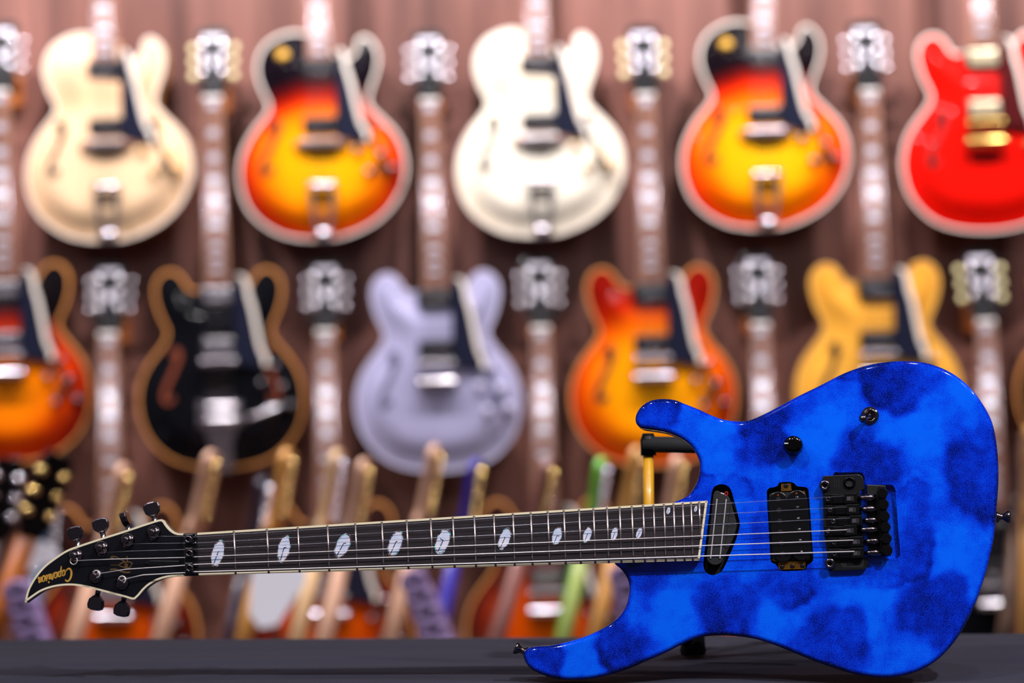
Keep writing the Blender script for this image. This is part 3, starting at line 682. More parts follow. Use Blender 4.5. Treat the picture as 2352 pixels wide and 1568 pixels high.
for (x, z) in (CB([(270,500)], HBp)[0], CC([(405,1050)], HBp)[0]):
    k = MB(); k.lathe((x, 0.004, z), (x, -HBp - 0.004, z), [(0, 0.0042), (0.55, 0.0042), (0.55, 0.0052), (0.92, 0.0052), (1, 0.0044), (0.98, 0.0022), (0.8, 0.002)], 22, caps=False); k.build('pivot_post', BCHROME, bg_)
x, z = CB([(910,420)], HBp)[0]
k = MB(); k.lathe((x, -HBp + 0.001, z), (x, -HBp - 0.003, z), [(0, 0.0060), (0.6, 0.0060), (0.95, 0.0052), (1, 0.0046), (0.95, 0.0036), (0.1, 0.0034)], 26, caps=False); s_ = k.build('arm_socket', mat('socket_black', srgb(20, 20, 24), 0.25, 0.7), bg_)
k = MB(); k.prism(circle(x, z, 0.0036, 20), -HBp - 0.0006, -HBp + 0.001); k.build('socket_hole', CAVITY, s_)
# engraved panel with four short lines of tiny lettering beside the arm socket
k = MB(); k.prism(CB([(490,290),(690,280),(690,575),(500,590)], HBp), -HBp - 0.0001, -HBp + 0.001, mi=1)
rl = random.Random(4)
for xx in (515, 575, 640):
    yy = 330
    while yy < 545:
        hgt = rl.choice((14, 20, 24)); k.ribbon(CB([(xx, yy), (xx + rl.uniform(-10, 12), yy + hgt)], HBp), 0.00022, -HBp - 0.00025, -HBp); k.ribbon(CB([(xx - 12, yy + 4), (xx + 12, yy + 2)], HBp), 0.00018, -HBp - 0.00025, -HBp); yy += 32
k.build('engraved_panel', [mat('engraving_grey', srgb(74, 70, 76), 0.4, 0.6), mat('panel_black', srgb(15, 15, 18), 0.4, 0.3)], bg_)
HSd = 0.0115
SY = [1144.5, 1170, 1195.5, 1218, 1244, 1270]           # saddle centre lines in the photo
SX = [0, 5, 12, 0, 14, 15]                                # each saddle's intonation offset
SAD = mat('saddle_black', srgb(10, 10, 12), 0.2, 0.0, 0, 0.45)
for i in range(6):
    y, o = SY[i], SX[i]; sd = bpy.data.objects.new('saddle', None); COL.objects.link(sd); sd.parent = bg_
    k = MB(); h1 = 0.009; k.prism(GL([(1893 + o * .6, y - 10), (1917 + o, y - 10.5), (1917 + o, y + 11.5), (1894 + o * .6, y + 12)], h1), -h1, -HBp, bev=0.0005); k.build('foot', SAD, sd)
    k = MB(); h1 = 0.0115; k.prism(GL([(1912 + o, y - 9.5), (1940 + o, y - 10.5), (1940 + o, y + 11), (1913 + o, y + 11.5)], h1), -h1, -HBp, bev=0.0008); k.build('body_block', SAD, sd)
    h1 = 0.0135
    k = MB(); k.prism(GL([(1938 + o, y - 12), (1968 + o, y - 13), (1969 + o, y + 10.5), (1939 + o, y + 12)], h1), -h1, -HBp, bev=0.0006); k.build('clamp_jaw', SAD, sd)
    k = MB(); k.prism(GL([(1945 + o, y - 5), (1961 + o, y - 5.5), (1961 + o, y + 5), (1945 + o, y + 5.5)], h1), -h1 - 0.0001, -h1 + 0.001); k.build('jaw_slot', CAVITY, sd)
    k = MB(); h2 = h1 + 0.0004; k.prism(GL([(1945 + o, y - 4), (1954 + o, y - 4.5), (1954 + o, y + 4), (1945 + o, y + 4.5)], h2), -h2, -h1 + 0.001); k.build('string_block', mat('block_grey', srgb(92, 86, 96), 0.45, 0.7), sd)
    x, z = G(1902 + o, y + 1.5, 0.010); k = MB(); k.lathe((x, -HBp, z), (x, -0.0115, z), [(0, 0.0024), (0.9, 0.0024), (1, 0.0018), (0.95, 0.0011), (0.6, 0.001)], 16, caps=False); k.build('saddle_bolt', BCHROME, sd)
    # clamp screw and fine tuner behind
    dy = [-1.5, -1, -0.5, -1.5, -1, -0.5][i]
    x0, z0 = G(1969 + o, y + dy, 0.009); x1, z1 = G(2012 + i * 2.2, y + dy - 1.0, 0.009)
    k = MB(); k.lathe((x0, -0.009, z0), (x1, -0.009, z1), [(0, 0.0017), (0.18, 0.0017), (0.2, 0.0026), (0.34, 0.0026), (0.36, 0.0021), (0.4, 0.0034), (1, 0.0034)], 18); k.build('clamp_screw', BCHROME, sd)
    fx, fy = ((2027,1132),(2029.5,1158),(2031.5,1185),(2033.5,1210),(2036,1236),(2038,1263))[i]
    x, z = G(fx, fy, 0.013); k = MB(); k.lathe((x, -0.003, z), (x, -0.0145, z), [(0, 0.0028), (0.35, 0.0028), (0.38, 0.0052), (0.92, 0.0052), (1, 0.0047)], 26); k.build('fine_tuner', mat('fine_tuner_black', srgb(7, 7, 8), 0.2, 0.0, 0, 0.4), bg_)
k = MB(); k.prism(GL([(1990,1112),(2033,1114),(2047,1276),(1996,1279)], 0.005), -0.005, 0.002, bev=0.001); k.build('tuner_bar', mat('bar_black', srgb(9, 10, 11), 0.5, 0.2), bg_)
k = MB(); k.box(*sorted((G(2018,1117)[0], G(2034,1117)[0])), -0.009, -0.003, *sorted((G(2020,1125)[1], G(2020,1116)[1])), bev=0.0006); k.build('bar_end', SATIN, bg_)

# ------------------------------------------------------------------ strings
RAD = [0.00017, 0.00021, 0.00026, 0.00042, 0.00052, 0.00062]
NUTY = [1232.6, 1247, 1261, 1278.6, 1296, 1313]
SADP = [(1940,1138.6),(1945,1163.8),(1952,1189.5),(1945,1216.5),(1960,1240),(1962,1266)]
POST = [(351,1231,1231.5),(291,1249,1246.8),(234,1269,1261.5),(170,1287.5,1280),(222,1318,1298),(281,1331,1315)]
for i in range(6):
    r = RAD[i]; hs = 0.0165
    a = G(446, NUTY[i], 0.0162); b = G(*SADP[i], 0.0150); q = POST[i]
    p0 = G(q[0], q[1], HH + 0.006); p1 = G(424, q[2], 0.0155)
    mid = G((q[0] * 2 + 424) / 3, (q[1] + q[2]) / 2 + (-3 if i == 5 else -1 if i == 4 else 0), 0.0125)
    pts = [(p0[0], -HH - 0.006, p0[1]), (mid[0], -0.0125, mid[1]), (p1[0], -0.0155, p1[1]), (a[0], -0.0162, a[1]), (b[0], -0.0150, b[1])]
    if q[0] > 400: pts = pts[2:]
    k = MB(); k.tube(pts, r, 8); k.build('string', mat('plain_string', srgb(170, 170, 182), 0.35, 1.0) if i < 3 else STEELW, guitar)
    xk, zk = G(q[0], q[1], HH + 0.006); k = MB(); k.tube([(xk + 0.0037 * math.cos(t), -HH - 0.006 - 0.0004 * t / 3, zk + 0.0037 * math.sin(t)) for t in np.linspace(0.3, 0.3 + 4 * PI, 40)], r, 6); k.build('string_winding', STEELW if i > 2 else BCHROME, guitar)

# ------------------------------------------------------------------ knob, toggle, strap buttons
x, z = G(1822, 1023, 0.0)
k = MB(); k.lathe((x, 0, z), (x, -0.0165, z), [(0, 0.0095), (0.06, 0.0098), (0.12, 0.0092), (0.8, 0.0090), (0.9, 0.0086), (0.97, 0.0072), (1, 0.004), (1.012, 0.0)], 36, caps=False)
vk = k.build('volume_knob', mat('knob_black_chrome', srgb(70, 62, 64), 0.09, 1.0), guitar)
k = MB(); k.box(x - 0.0088, x - 0.0050, -0.0172, -0.0160, z + 0.0008, z + 0.0018); k.build('pointer_line', mat('pointer_white', srgb(220, 225, 230), 0.4), vk)
x, z = G(1998, 954, 0.0)
tg = bpy.data.objects.new('toggle_switch', None); COL.objects.link(tg); tg.parent = guitar
k = MB(); k.lathe((x, 0, z), (x, -0.0045, z), [(0, 0.0088), (0.25, 0.0088), (0.45, 0.0082), (0.5, 0.0068), (0.95, 0.0066), (1, 0.0058), (0.95, 0.0050), (0.6, 0.0046), (0.62, 0.0)], 30, caps=False); k.build('bushing', mat('toggle_nickel', srgb(128, 116, 114), 0.16, 1.0), tg)
k = MB(); k.lathe((x, -0.001, z), (x - 0.0090, -0.0190, z - 0.0050), [(0, 0.0032), (0.2, 0.0030), (0.3, 0.0021), (0.55, 0.0026), (0.7, 0.0038), (0.86, 0.0042), (0.96, 0.0030), (1, 0.0)], 18, caps=False); k.build('lever', BCHROME, tg)
def strap_button(p, d):
    k = MB(); d = Vector(d).normalized(); p = Vector(p)
    k.lathe(p - d * 0.001, p + d * 0.0125, [(0, 0.0058), (0.12, 0.0056), (0.3, 0.0032), (0.5, 0.0030), (0.8, 0.0062), (0.92, 0.0066), (1, 0.0058)], 20); k.build('strap_button', BCHROME, guitar)
x, z = G(2290, 1187, -0.02); strap_button((x, 0.02, z), (1, 0, 0.02))
x, z = G(1206, 1497, -0.014); strap_button((x + 0.001, 0.016, z), (-0.85, -0.1, 0.35))

# ------------------------------------------------------------------ yellow stand behind the guitar
def behind(px, py, dy):
    d = ray(px, py); return CAM + d * (dy / d.y)
st = thing('guitar_stand', 'yellow guitar stand with a black foam arm behind the blue guitar', 'stand')
YEL = mat('yellow_paint', srgb(222, 160, 24), 0.35, 0, 0.3); FOAM = mat('black_foam', srgb(24, 23, 28), 0.8, bump=(700, 0.3)); BLKM = mat('black_metal', srgb(24, 24, 28), 0.4, 0.7)
top = behind(1489, 1020, 2.60); foot_z = TABLE_Z
post_b = Vector((top.x - 0.002, top.y, foot_z + 0.05))
k = MB(); k.cyl(post_b, top, 0.0058, n=18); k.build('post', YEL, st)
k = MB(); k.lathe(top - Vector((0, 0, 0.012)), top + Vector((0, 0, 0.012)), [(0, 0.0085), (0.7, 0.0085), (1, 0.006)], 16); cl = k.build('clamp', BLKM, st)
tip = behind(1483, 1000, 2.60); k = MB(); k.lathe(top + Vector((-0.002, 0, 0.008)), tip, [(0, 0.004), (0.7, 0.0035), (0.9, 0.0045), (1, 0.003)], 12); k.build('set_screw', BLKM, cl)
a0 = behind(1478, 1020, 2.60); a1 = behind(1700, 1024, 2.56)
k = MB(); k.lathe(a0, a1, [(0, 0.0065), (0.02, 0.0082), (0.1, 0.0080), (0.12, 0.0088), (0.99, 0.0088), (1, 0.007)], 20); k.build('foam_arm', FOAM, st)
hubp = Vector((top.x + 0.0, top.y, foot_z + 0.05))
k = MB(); k.lathe(hubp - Vector((0, 0, 0.02)), hubp + Vector((0, 0, 0.03)), [(0, 0.012), (0.9, 0.012), (1, 0.009)], 18); k.build('hub', BLKM, st)
f1 = behind(1592, 1500, 2.66); f1.z = foot_z
for f in (f1, Vector((top.x + 0.21, top.y + 0.24, foot_z)), Vector((top.x + 0.26, top.y + 0.12, foot_z))):
    k = MB(); k.tube([hubp, hubp.lerp(f, 0.6) + Vector((0, 0, 0.008)), f + Vector((0, 0, 0.012))], 0.007, 12); lg = k.build('leg', BLKM, st)
    k = MB(); k.lathe(f + Vector((0, 0, 0.0005)), f + Vector((0, 0, 0.045)), [(0, 0.013), (0.1, 0.0145), (0.25, 0.0135), (0.9, 0.012), (1, 0.009)], 18); k.build('rubber_foot', mat('stand_rubber', srgb(14, 14, 16), 0.7), lg)
# lower cradle arms that carry the body, hidden behind it
c0 = hubp + Vector((0.08, 0.0, 0.0))
for s_ in (0.10, 0.24):
    q0 = hubp + Vector((0, 0, 0.01)); q1 = Vector((top.x + s_, top.y - 0.06, foot_z + 0.085))
    k = MB(); k.tube([q0, q1], 0.006, 10); k.build('cradle_arm', BLKM, st)
# ================================================================== guitars hanging on the wall
def at_y(px, py, y):
    d = ray(px, py); return CAM + d * (y / d.y)
H335 = [(100,200),(150,206),(185,190),(212,145),(250,100),(300,82),(352,98),(392,145),(408,210),(398,290),(373,370),(345,430),(332,475),(345,520),(383,575),(432,635),(480,710),(510,790),(525,880),(520,970),(498,1060),(458,1140),(398,1213),(320,1272),(225,1310),(110,1332),(0,1338)]
s3 = 0.383e-3
O335 = [(x * s3, (1338 - y) * s3) for x, y in H335] + [(-x * s3, (1338 - y) * s3) for x, y in H335[:-1][::-1]]
T175 = [(500,130),(430,131),(362,152),(302,188),(258,242),(236,300),(230,360),(240,420),(264,490),(288,540),(298,580),(288,615),(254,660),(204,720),(155,800),(120,890),(108,980),(115,1070),(145,1168),(195,1247),(275,1316),(372,1366),(480,1390),(618,1396),(720,1386),(828,1352),(936,1296),(1025,1218),(1085,1128),(1120,1040),(1130,950),(1115,850),(1075,762),(1016,692),(957,632),(922,590),(912,550),(921,510),(946,440),(966,380),(977,310),(970,252),(946,204),(908,170),(877,166),(850,184),(838,215),(830,252),(803,284),(765,295),(728,284),(703,258),(690,222),(660,160)]
s1 = 0.398e-3
O175 = [((x - 619) * s1, (1396 - y) * s1) for x, y in T175]
TYPES = {}
def prep(key, pts, arch, depth):
    out = ccw(spline(pts, 0.008)); binding = 0.006
    inner = inset(out, binding); V, T, d = plate(inner, [], 0.012)
    t = np.clip(d / 0.075, 0, 1); Y = -arch * t * t * (3 - 2 * t)
    TYPES[key] = dict(out=out, inner=inner, V=V, T=T, Y=Y, depth=depth)
prep('semi', O335, 0.016, 0.050); prep('arch', O175, 0.020, 0.085)
LACQ = attr_mat('guitar_lacquer', 0.45, 0.6); LACQM = attr_mat('metallic_lacquer', 0.4, 0.6, 0.25)
def burst(stops, cz=0.19, rx=0.2, up=0.165, dn=0.205):
    xs = [s[0] for s in stops]; cs = np.array([s[1][:3] for s in stops])
    def f(P):
        e = np.hypot(P[:, 0] / rx, np.where(P[:, 1] > cz, (P[:, 1] - cz) / up, (cz - P[:, 1]) / dn))
        return np.stack([np.interp(e, xs, cs[:, i]) for i in range(3)], 1)
    return f
def solid(c): return lambda P: np.tile(np.array(c[:3]), (len(P), 1))
TOBACCO = burst([(0, srgb(250, 178, 10)), (0.45, srgb(248, 158, 3)), (0.68, srgb(245, 120, 2)), (0.88, srgb(196, 36, 4)), (1.05, srgb(96, 10, 6)), (1.22, srgb(16, 8, 16)), (2, srgb(12, 8, 16))])
CHERRYB = burst([(0, srgb(252, 188, 16)), (0.5, srgb(250, 162, 4)), (0.72, srgb(255, 112, 0)), (0.95, srgb(226, 40, 2)), (1.1, srgb(120, 14, 6)), (1.26, srgb(18, 8, 14)), (2, srgb(12, 8, 14))])
AMBER = burst([(0, srgb(252, 168, 6)), (0.5, srgb(246, 150, 2)), (0.75, srgb(232, 96, 0)), (0.95, srgb(176, 32, 0)), (1.2, srgb(128, 12, 2)), (2, srgb(96, 8, 2))], up=0.21)
DARKB = burst([(0, srgb(250, 140, 2)), (0.5, srgb(240, 116, 0)), (0.72, srgb(216, 60, 0)), (0.92, srgb(130, 14, 2)), (1.08, srgb(16, 9, 12)), (2, srgb(10, 9, 12))], up=0.17)
BLOND = burst([(0, srgb(236, 198, 158)), (0.7, srgb(236, 198, 160)), (1.0, srgb(224, 180, 140)), (2, srgb(230, 196, 166))])
WHITEB = burst([(0, srgb(246, 238, 222)), (0.8, srgb(244, 232, 214)), (1.0, srgb(238, 220, 196)), (2, srgb(240, 228, 210))])
NATUR = burst([(0, srgb(226, 164, 64)), (1, srgb(222, 156, 56)), (2, srgb(214, 146, 50))])
SILV = solid(srgb(172, 168, 204)); REDF = solid(srgb(220, 14, 4)); BLKF = solid(srgb(9, 9, 14)); WINEF = solid(srgb(120, 60, 40)); BROWNB = burst([(0, srgb(226, 96, 4)), (0.45, srgb(206, 70, 3)), (0.75, srgb(110, 26, 10)), (1.0, srgb(46, 20, 16)), (2, srgb(40, 20, 18))])
CREAM = mat('cream_binding', srgb(236, 224, 214), 0.35, 0, 0.3); AGED = mat('aged_amber_binding', srgb(206, 136, 72), 0.4, 0, 0.3); NATBIND = mat('blond_binding', srgb(226, 170, 84), 0.4, 0, 0.3)
LAVB = mat('silver_binding', srgb(190, 184, 210), 0.4, 0, 0.3)
ROSE = mat('rosewood_board', srgb(116, 72, 54), 0.5, 0, 0.0, noise=(40, srgb(142, 92, 70), (1, 1, 0.1)))
MAHOG = mat('mahogany_neck', srgb(128, 74, 40), 0.35, 0, 0.4)
INLAY = mat('inlay_pearl', srgb(200, 193, 206), 0.35); BONE = mat('bone_nut', srgb(236, 226, 222), 0.4)
GUARD = mat('pickguard_black', srgb(24, 26, 44), 0.22, 0, 0.3); TORT = mat('pickguard_tortoise', srgb(70, 8, 10), 0.25, 0, 0.3)
NICKEL = mat('nickel', srgb(220, 212, 220), 0.25, 1.0); GOLD = mat('gold_plate', srgb(236, 192, 106), 0.24, 1.0); PALEG = mat('pale_gold_cover', srgb(240, 226, 190), 0.32, 0.7)
HEADF = mat('peghead_black', srgb(10, 10, 15), 0.4, 0, 0.8, 0.1, coat_rough=0.16); KBLK = mat('knob_black', srgb(20, 16, 18), 0.25); KGOLD = mat('knob_gold', srgb(222, 170, 70), 0.3, 0, 0.5)
KGREY = mat('knob_pale', srgb(184, 180, 204), 0.3, 0, 0.5)
BUTCR = mat('tuner_cream', srgb(216, 202, 150), 0.35, 0, 0.3); PUBLK = mat('pickup_black', srgb(22, 20, 24), 0.3)
FHOLE = mat('sound_hole_dark', srgb(14, 8, 6), 0.8); FHOLEB = mat('sound_hole_amber', srgb(120, 48, 14), 0.7)
HANGW = mat('hanger_wood', srgb(176, 98, 40), 0.5)
CACHE = {}
def cached(key, fn):
    if key not in CACHE: CACHE[key] = fn()
    return CACHE[key]
SCALE = 0.629
def fret_z(nz, n): return nz - SCALE * (1 - 2 ** (-n / 12))
def hang_guitar(label, typ, px, py_bottom, py_nut, finish, side_col, binding, o):
    """px: column of the body centre at its bottom; py_bottom: row of the body end; py_nut: row of the nut (may lie above the frame)"""
    T = TYPES[typ]; bz = 0.262 if typ == 'semi' else 0.236; nz = bz + SCALE; y = o.get('y', FACE_Y)
    pb = at_y(px, py_bottom, y); t = math.radians(o.get('tilt', 0.0))
    mw = Matrix.Rotation(t, 4, 'Y'); mw.translation = pb
    if o.get('yaw'): mw = mw @ Matrix.Rotation(math.radians(o['yaw']), 4, 'Z')
    g = thing('hollow_body_guitar' if typ == 'arch' else 'semi_hollow_guitar', label, 'guitar', o.get('group', 'guitars hanging on the wall'), mw)
    # body: carved top in its finish, sides and back
    V, Tt, Y = T['V'], T['T'], T['Y']; n = len(T['out'])
    me = bpy.data.meshes.new('top'); me.from_pydata([(v[0], yy, v[1]) for v, yy in zip(V, Y)], [], [list(f) for f in Tt]); me.polygons.foreach_set('use_smooth', [True] * len(Tt))
    me.materials.append(LACQM if o.get('metallic') else LACQ)
    c = finish(V); at = me.attributes.new('finish', 'FLOAT_COLOR', 'POINT'); at.data.foreach_set('color', np.c_[c, np.ones(len(c))].astype(np.float32).ravel())
    bm = bmesh.new(); bm.from_mesh(me); bmesh.ops.recalc_face_normals(bm, faces=bm.faces)
    if sum(f.normal.y for f in bm.faces) > 0: bmesh.ops.reverse_faces(bm, faces=bm.faces)
    bm.to_mesh(me); bm.free(); me.update(); link('top', me, g)
    def side():
        k = MB(); k.prism(inset(T['out'], 0.0005), 0.004, T['depth'], bev=0.001, both=True, seg=1, smooth=True); return k.mesh('side', side_col)
    link('side', cached((typ, 'side', side_col.name), side), g)
    def bind():
        k = MB(); oo, ii = T['out'], T['inner']
        k.add([(p[0], 0.0, p[1]) for p in ii] + [(p[0], -0.0002, p[1]) for p in inset(oo, 0.001)] + [(p[0], 0.001, p[1]) for p in oo] + [(p[0], 0.0075, p[1]) for p in oo],
              [(a * n + i, a * n + (i + 1) % n, (a + 1) * n + (i + 1) % n, (a + 1) * n + i) for a in range(3) for i in range(n)]); return k.mesh('binding', binding)
    link('binding', cached((typ, 'bind', binding.name), bind), g)
    hw = o.get('hw', NICKEL); hwn = hw.name; top = -0.018
    # neck and fingerboard
    body_top = max(p[1] for p in T['out']); bend = fret_z(nz, 20) if typ == 'arch' else fret_z(nz, 21.6); heel = 0.36 if typ == 'arch' else 0.42
    def neck():
        k = MB(); vs = []
        for (zz, w, dp) in ((heel, 0.028, 0.030), (heel + 0.03, 0.0275, 0.022), (nz, 0.0215, 0.020)):
            for j in range(11):
                a = PI * j / 10; vs.append((w * math.cos(a), -0.016 + dp * math.sin(a), zz))
        k.add(vs, [(i * 11 + j, i * 11 + j + 1, (i + 1) * 11 + j + 1, (i + 1) * 11 + j) for i in range(2) for j in range(10)] + [tuple(range(11)), tuple(range(22, 33))[::-1], (0, 11, 21, 10), (11, 22, 32, 21)], True); return k.mesh('neck', o.get('neck', MAHOG))
    link('neck', cached((typ, 'neck', o.get('neck', MAHOG).name), neck), g)
    def fb():
        k = MB(); k.prism([(-0.0285, bend), (0.0285, bend), (0.0215, nz), (-0.0215, nz)], -0.0225, -0.016, mi=0)
        for s_ in (-1, 1): k.prism([(s_ * 0.0285, bend), (s_ * 0.0300, bend), (s_ * 0.0230, nz), (s_ * 0.0215, nz)], -0.0226, -0.016, mi=1)
        return k.mesh('fingerboard', [ROSE, mat('board_edge', srgb(190, 138, 104), 0.4)])
    fbo = link('fingerboard', cached((typ, 'fb'), fb), g)
    def frets():
        k = MB()
        for i in range(1, 21):
            z = fret_z(nz, i); w = 0.0225 + 0.007 * (nz - z) / (nz - bend); k.box(-w, w, -0.0233, -0.0225, z - 0.0008, z + 0.0008)
        return k.mesh('frets', mat('fret_dull', srgb(140, 126, 126), 0.45, 1.0))
    link('frets', cached((typ, 'frets'), frets), fbo, kind='stuff')
    for i in (1, 3, 5, 7, 9, 12, 15, 17, 19):
        z0 = fret_z(nz, i - 1); z1 = fret_z(nz, i); zc = (z0 + z1) / 2; big = o.get('inlay', 'block')
        if big == 'dot' and i == 1: continue
        hh = min(0.0082, (z0 - z1) * 0.33) if big == 'block' else 0.0036
        ww = (0.0135 if i < 12 else 0.0155) if big == 'block' else 0.0036
        def inl():
            k = MB()
            if big == 'block': k.prism([(-ww, -hh), (ww, -hh), (ww * 0.86, hh), (-ww * 0.86, hh)], -0.0228, -0.0222)
            else: k.prism(circle(0, 0, ww, 12), -0.0228, -0.0222)
            return k.mesh('inlay', INLAY)
        link('inlay', cached((typ, 'inl', i, big), inl), fbo, loc=(0, 0, zc))
    # peghead, leaning back
    ph = bpy.data.objects.new('peghead', None); COL.objects.link(ph); ph.parent = g; ph.location = (0, -0.017, nz + 0.004); ph.rotation_euler = (math.radians(-15), 0, 0)
    hl = [(-0.021, 0), (0.021, 0), (0.0235, 0.02), (0.031, 0.04), (0.033, 0.06), (0.0365, 0.15), (0.039, 0.166), (0.030, 0.178), (0.018, 0.174), (0.0, 0.182), (-0.018, 0.174), (-0.030, 0.178), (-0.039, 0.166), (-0.0365, 0.15), (-0.033, 0.06), (-0.031, 0.04), (-0.0235, 0.02)]
    def hs():
        k = MB(); k.prism(hl, 0, 0.0145, bev=0.001); return k.mesh('face_plate', [HEADF])
    link('face_plate', cached('peghead', hs), ph)
    def logo():
        k = MB(); k.prism([(0, 0.075), (0.006, 0.083), (0.013, 0.09), (0.006, 0.097), (0, 0.106), (-0.006, 0.097), (-0.013, 0.09), (-0.006, 0.083)], -0.0004, 0.001); return k.mesh('inlay_emblem', INLAY)
    link('inlay_emblem', cached('headlogo', logo), ph)
    def logo2():
        k = MB(); k.prism(rrect(-0.026, 0.024, 0.146, 0.158, 0.004), -0.0004, 0.001); return k.mesh('name_inlay', INLAY)
    link('name_inlay', cached('headlogo2', logo2), ph)
    def trc():
        k = MB(); k.prism([(-0.010, 0.012), (0.010, 0.012), (0.009, 0.024), (0.003, 0.046), (-0.003, 0.046), (-0.009, 0.024)], -0.002, 0.001, bev=0.0005); return k.mesh('truss_rod_cover', KBLK)
    link('truss_rod_cover', cached('trc', trc), ph)
    but = o.get('button', mat('dimmed_button_nickel', srgb(150, 142, 148), 0.25, 1.0))  # darker copy of the nickel, to dim the button highlights
    for i in range(3):
        for s_ in (-1, 1):
            zz = 0.058 + i * 0.036; xx = 0.0235 + 0.001 * i
            def post():
                k = MB(); k.lathe((0, 0.001, 0), (0, -0.014, 0), [(0, 0.0085), (0.3, 0.0085), (0.34, 0.0076), (0.9, 0.0076), (0.945, 0.0060), (0.975, 0.0042), (0.993, 0.0022), (1, 0.0)], 18, caps=False); return k.mesh('tuner', hw)
            t_ = link('tuner', cached(('post', hwn), post), ph, loc=(s_ * xx, 0, zz))
            def button():
                k = MB(); k.cyl((0, 0.012, 0), (0.018, 0.012, 0), 0.0028, n=8)
                k.lathe((0.016, 0.012, 0), (0.034, 0.012, 0), [(0, 0.003), (0.08, 0.0052), (0.3, 0.0092), (0.55, 0.0100), (0.8, 0.0085), (0.94, 0.005), (1, 0.0)], 18, squash=((0, 1, 0), 0.30), caps=False); return k.mesh('button', but)
            link('button', cached(('button', but.name), button), t_, rot=(0, 0, 0) if s_ > 0 else (0, PI, 0))
    def nut_():
        k = MB(); k.box(-0.0225, 0.0225, -0.0255, -0.014, nz - 0.006, nz + 0.004, bev=0.001); return k.mesh('nut', BONE)
    link('nut', cached((typ, 'nut'), nut_), g)
    # pickups
    puz = (bz + 0.155, bz + 0.033) if typ == 'semi' else (bend - 0.022, bz + 0.038)
    pm = o.get('pickup', PUBLK)
    def pu():
        k = MB(); k.box(-0.044, 0.044, top - 0.003, 0.0, -0.022, 0.022, bev=0.003, mi=1); k.box(-0.035, 0.035, top - 0.008, top, -0.0185, 0.0185, bev=0.003, mi=0)
        for i in range(6):
            x = -0.025 + 0.01 * i; k.lathe((x, top - 0.0075, -0.009), (x, top - 0.0095, -0.009), [(0, 0.0027), (0.7, 0.0027), (1, 0.0012)], 8, mi=2)
        return k.mesh('pickup', [pm, PUBLK, hw])
    for zz in puz: link('pickup', cached(('pu', pm.name, hwn), pu), g, loc=(0, 0, zz))
    # bridge
    def br():
        k = MB()
        if typ == 'arch': k.prism(spline([(-0.062, -0.008), (-0.03, -0.011), (0, -0.012), (0.03, -0.011), (0.062, -0.008), (0.064, 0), (0.05, 0.008), (0, 0.010), (-0.05, 0.008), (-0.064, 0)], 0.008), -0.030, -0.016, bev=0.002, mi=1)
        k.box(-0.045, 0.045, -0.038, -0.026, -0.008, 0.008, bev=0.003)
        for i in range(6): k.box(-0.034 + 0.0125 * i, -0.026 + 0.0125 * i, -0.0405, -0.036, -0.005, 0.005)
        for s_ in (-1, 1): k.lathe((s_ * 0.037, -0.016, 0), (s_ * 0.037, -0.040, 0), [(0, 0.006), (0.3, 0.009), (0.4, 0.009), (0.45, 0.004), (0.95, 0.004), (1, 0.002)], 10)
        return k.mesh('bridge', [o.get('bridge', hw), ROSE])
    link('bridge', cached((typ, 'bridge', hwn, o.get('bridge', hw).name), br), g, loc=(0, 0, bz - 0.004))
    tp = o.get('tail', 'stop' if typ == 'semi' else 'trapeze')
    def tail():
        k = MB()
        if tp == 'stop':
            k.lathe((-0.049, -0.034, 0), (0.049, -0.034, 0), [(0, 0.004), (0.03, 0.0085), (0.12, 0.0095), (0.88, 0.0095), (0.97, 0.0085), (1, 0.004)], 16)
            for s_ in (-1, 1): k.lathe((s_ * 0.041, -0.014, 0), (s_ * 0.041, -0.038, 0), [(0, 0.007), (0.7, 0.006), (0.95, 0.006), (1, 0.003)], 10)
        elif tp == 'trapeze':
            k.lathe((-0.034, -0.034, 0.130), (0.034, -0.034, 0.130), [(0, 0.004), (0.05, 0.0075), (0.95, 0.0075), (1, 0.004)], 14)
            for s_ in (-1, 1):
                k.prism([(s_ * 0.034, 0.128), (s_ * 0.023, 0.128), (s_ * 0.010, 0.03), (s_ * 0.020, 0.03)], -0.030, -0.027, bev=0.0008)
            k.lathe((-0.021, -0.020, 0.014), (0.021, -0.020, 0.014), [(0, 0.004), (0.06, 0.014), (0.94, 0.014), (1, 0.004)], 20)
            k.box(-0.018, 0.018, -0.02, 0.03, -0.003, 0.0, bev=0.001)
        else:   # vibrato tailpiece with a roller, a tension bar, a hinge plate and an arm
            for zz in (0.118, 0.150):
                k.lathe((-0.045, -0.038, zz), (0.045, -0.038, zz), [(0, 0.005), (0.04, 0.011), (0.96, 0.011), (1, 0.005)], 16)
            for s_ in (-1, 1): k.prism([(s_ * 0.044, 0.104), (s_ * 0.052, 0.104), (s_ * 0.052, 0.162), (s_ * 0.044, 0.162)], -0.044, -0.014, bev=0.001)
            k.prism([(-0.044, 0.112), (0.044, 0.112), (0.026, 0.06), (0.026, -0.001), (-0.026, -0.001), (-0.026, 0.06)], -0.026, -0.021, bev=0.001)
            k.box(-0.026, 0.026, -0.026, 0.03, -0.004, -0.001)
            k.tube([(0.05, -0.04, 0.118), (0.075, -0.052, 0.124), (0.11, -0.055, 0.136), (0.15, -0.05, 0.150)], [0.006, 0.005, 0.005, 0.006], 10)
        return k.mesh('tailpiece', o.get('tailm', hw))
    link('tailpiece', cached((tp, 'tail', o.get('tailm', hw).name), tail), g, loc=(0, 0, bz - 0.046 if tp == 'stop' else 0.0))
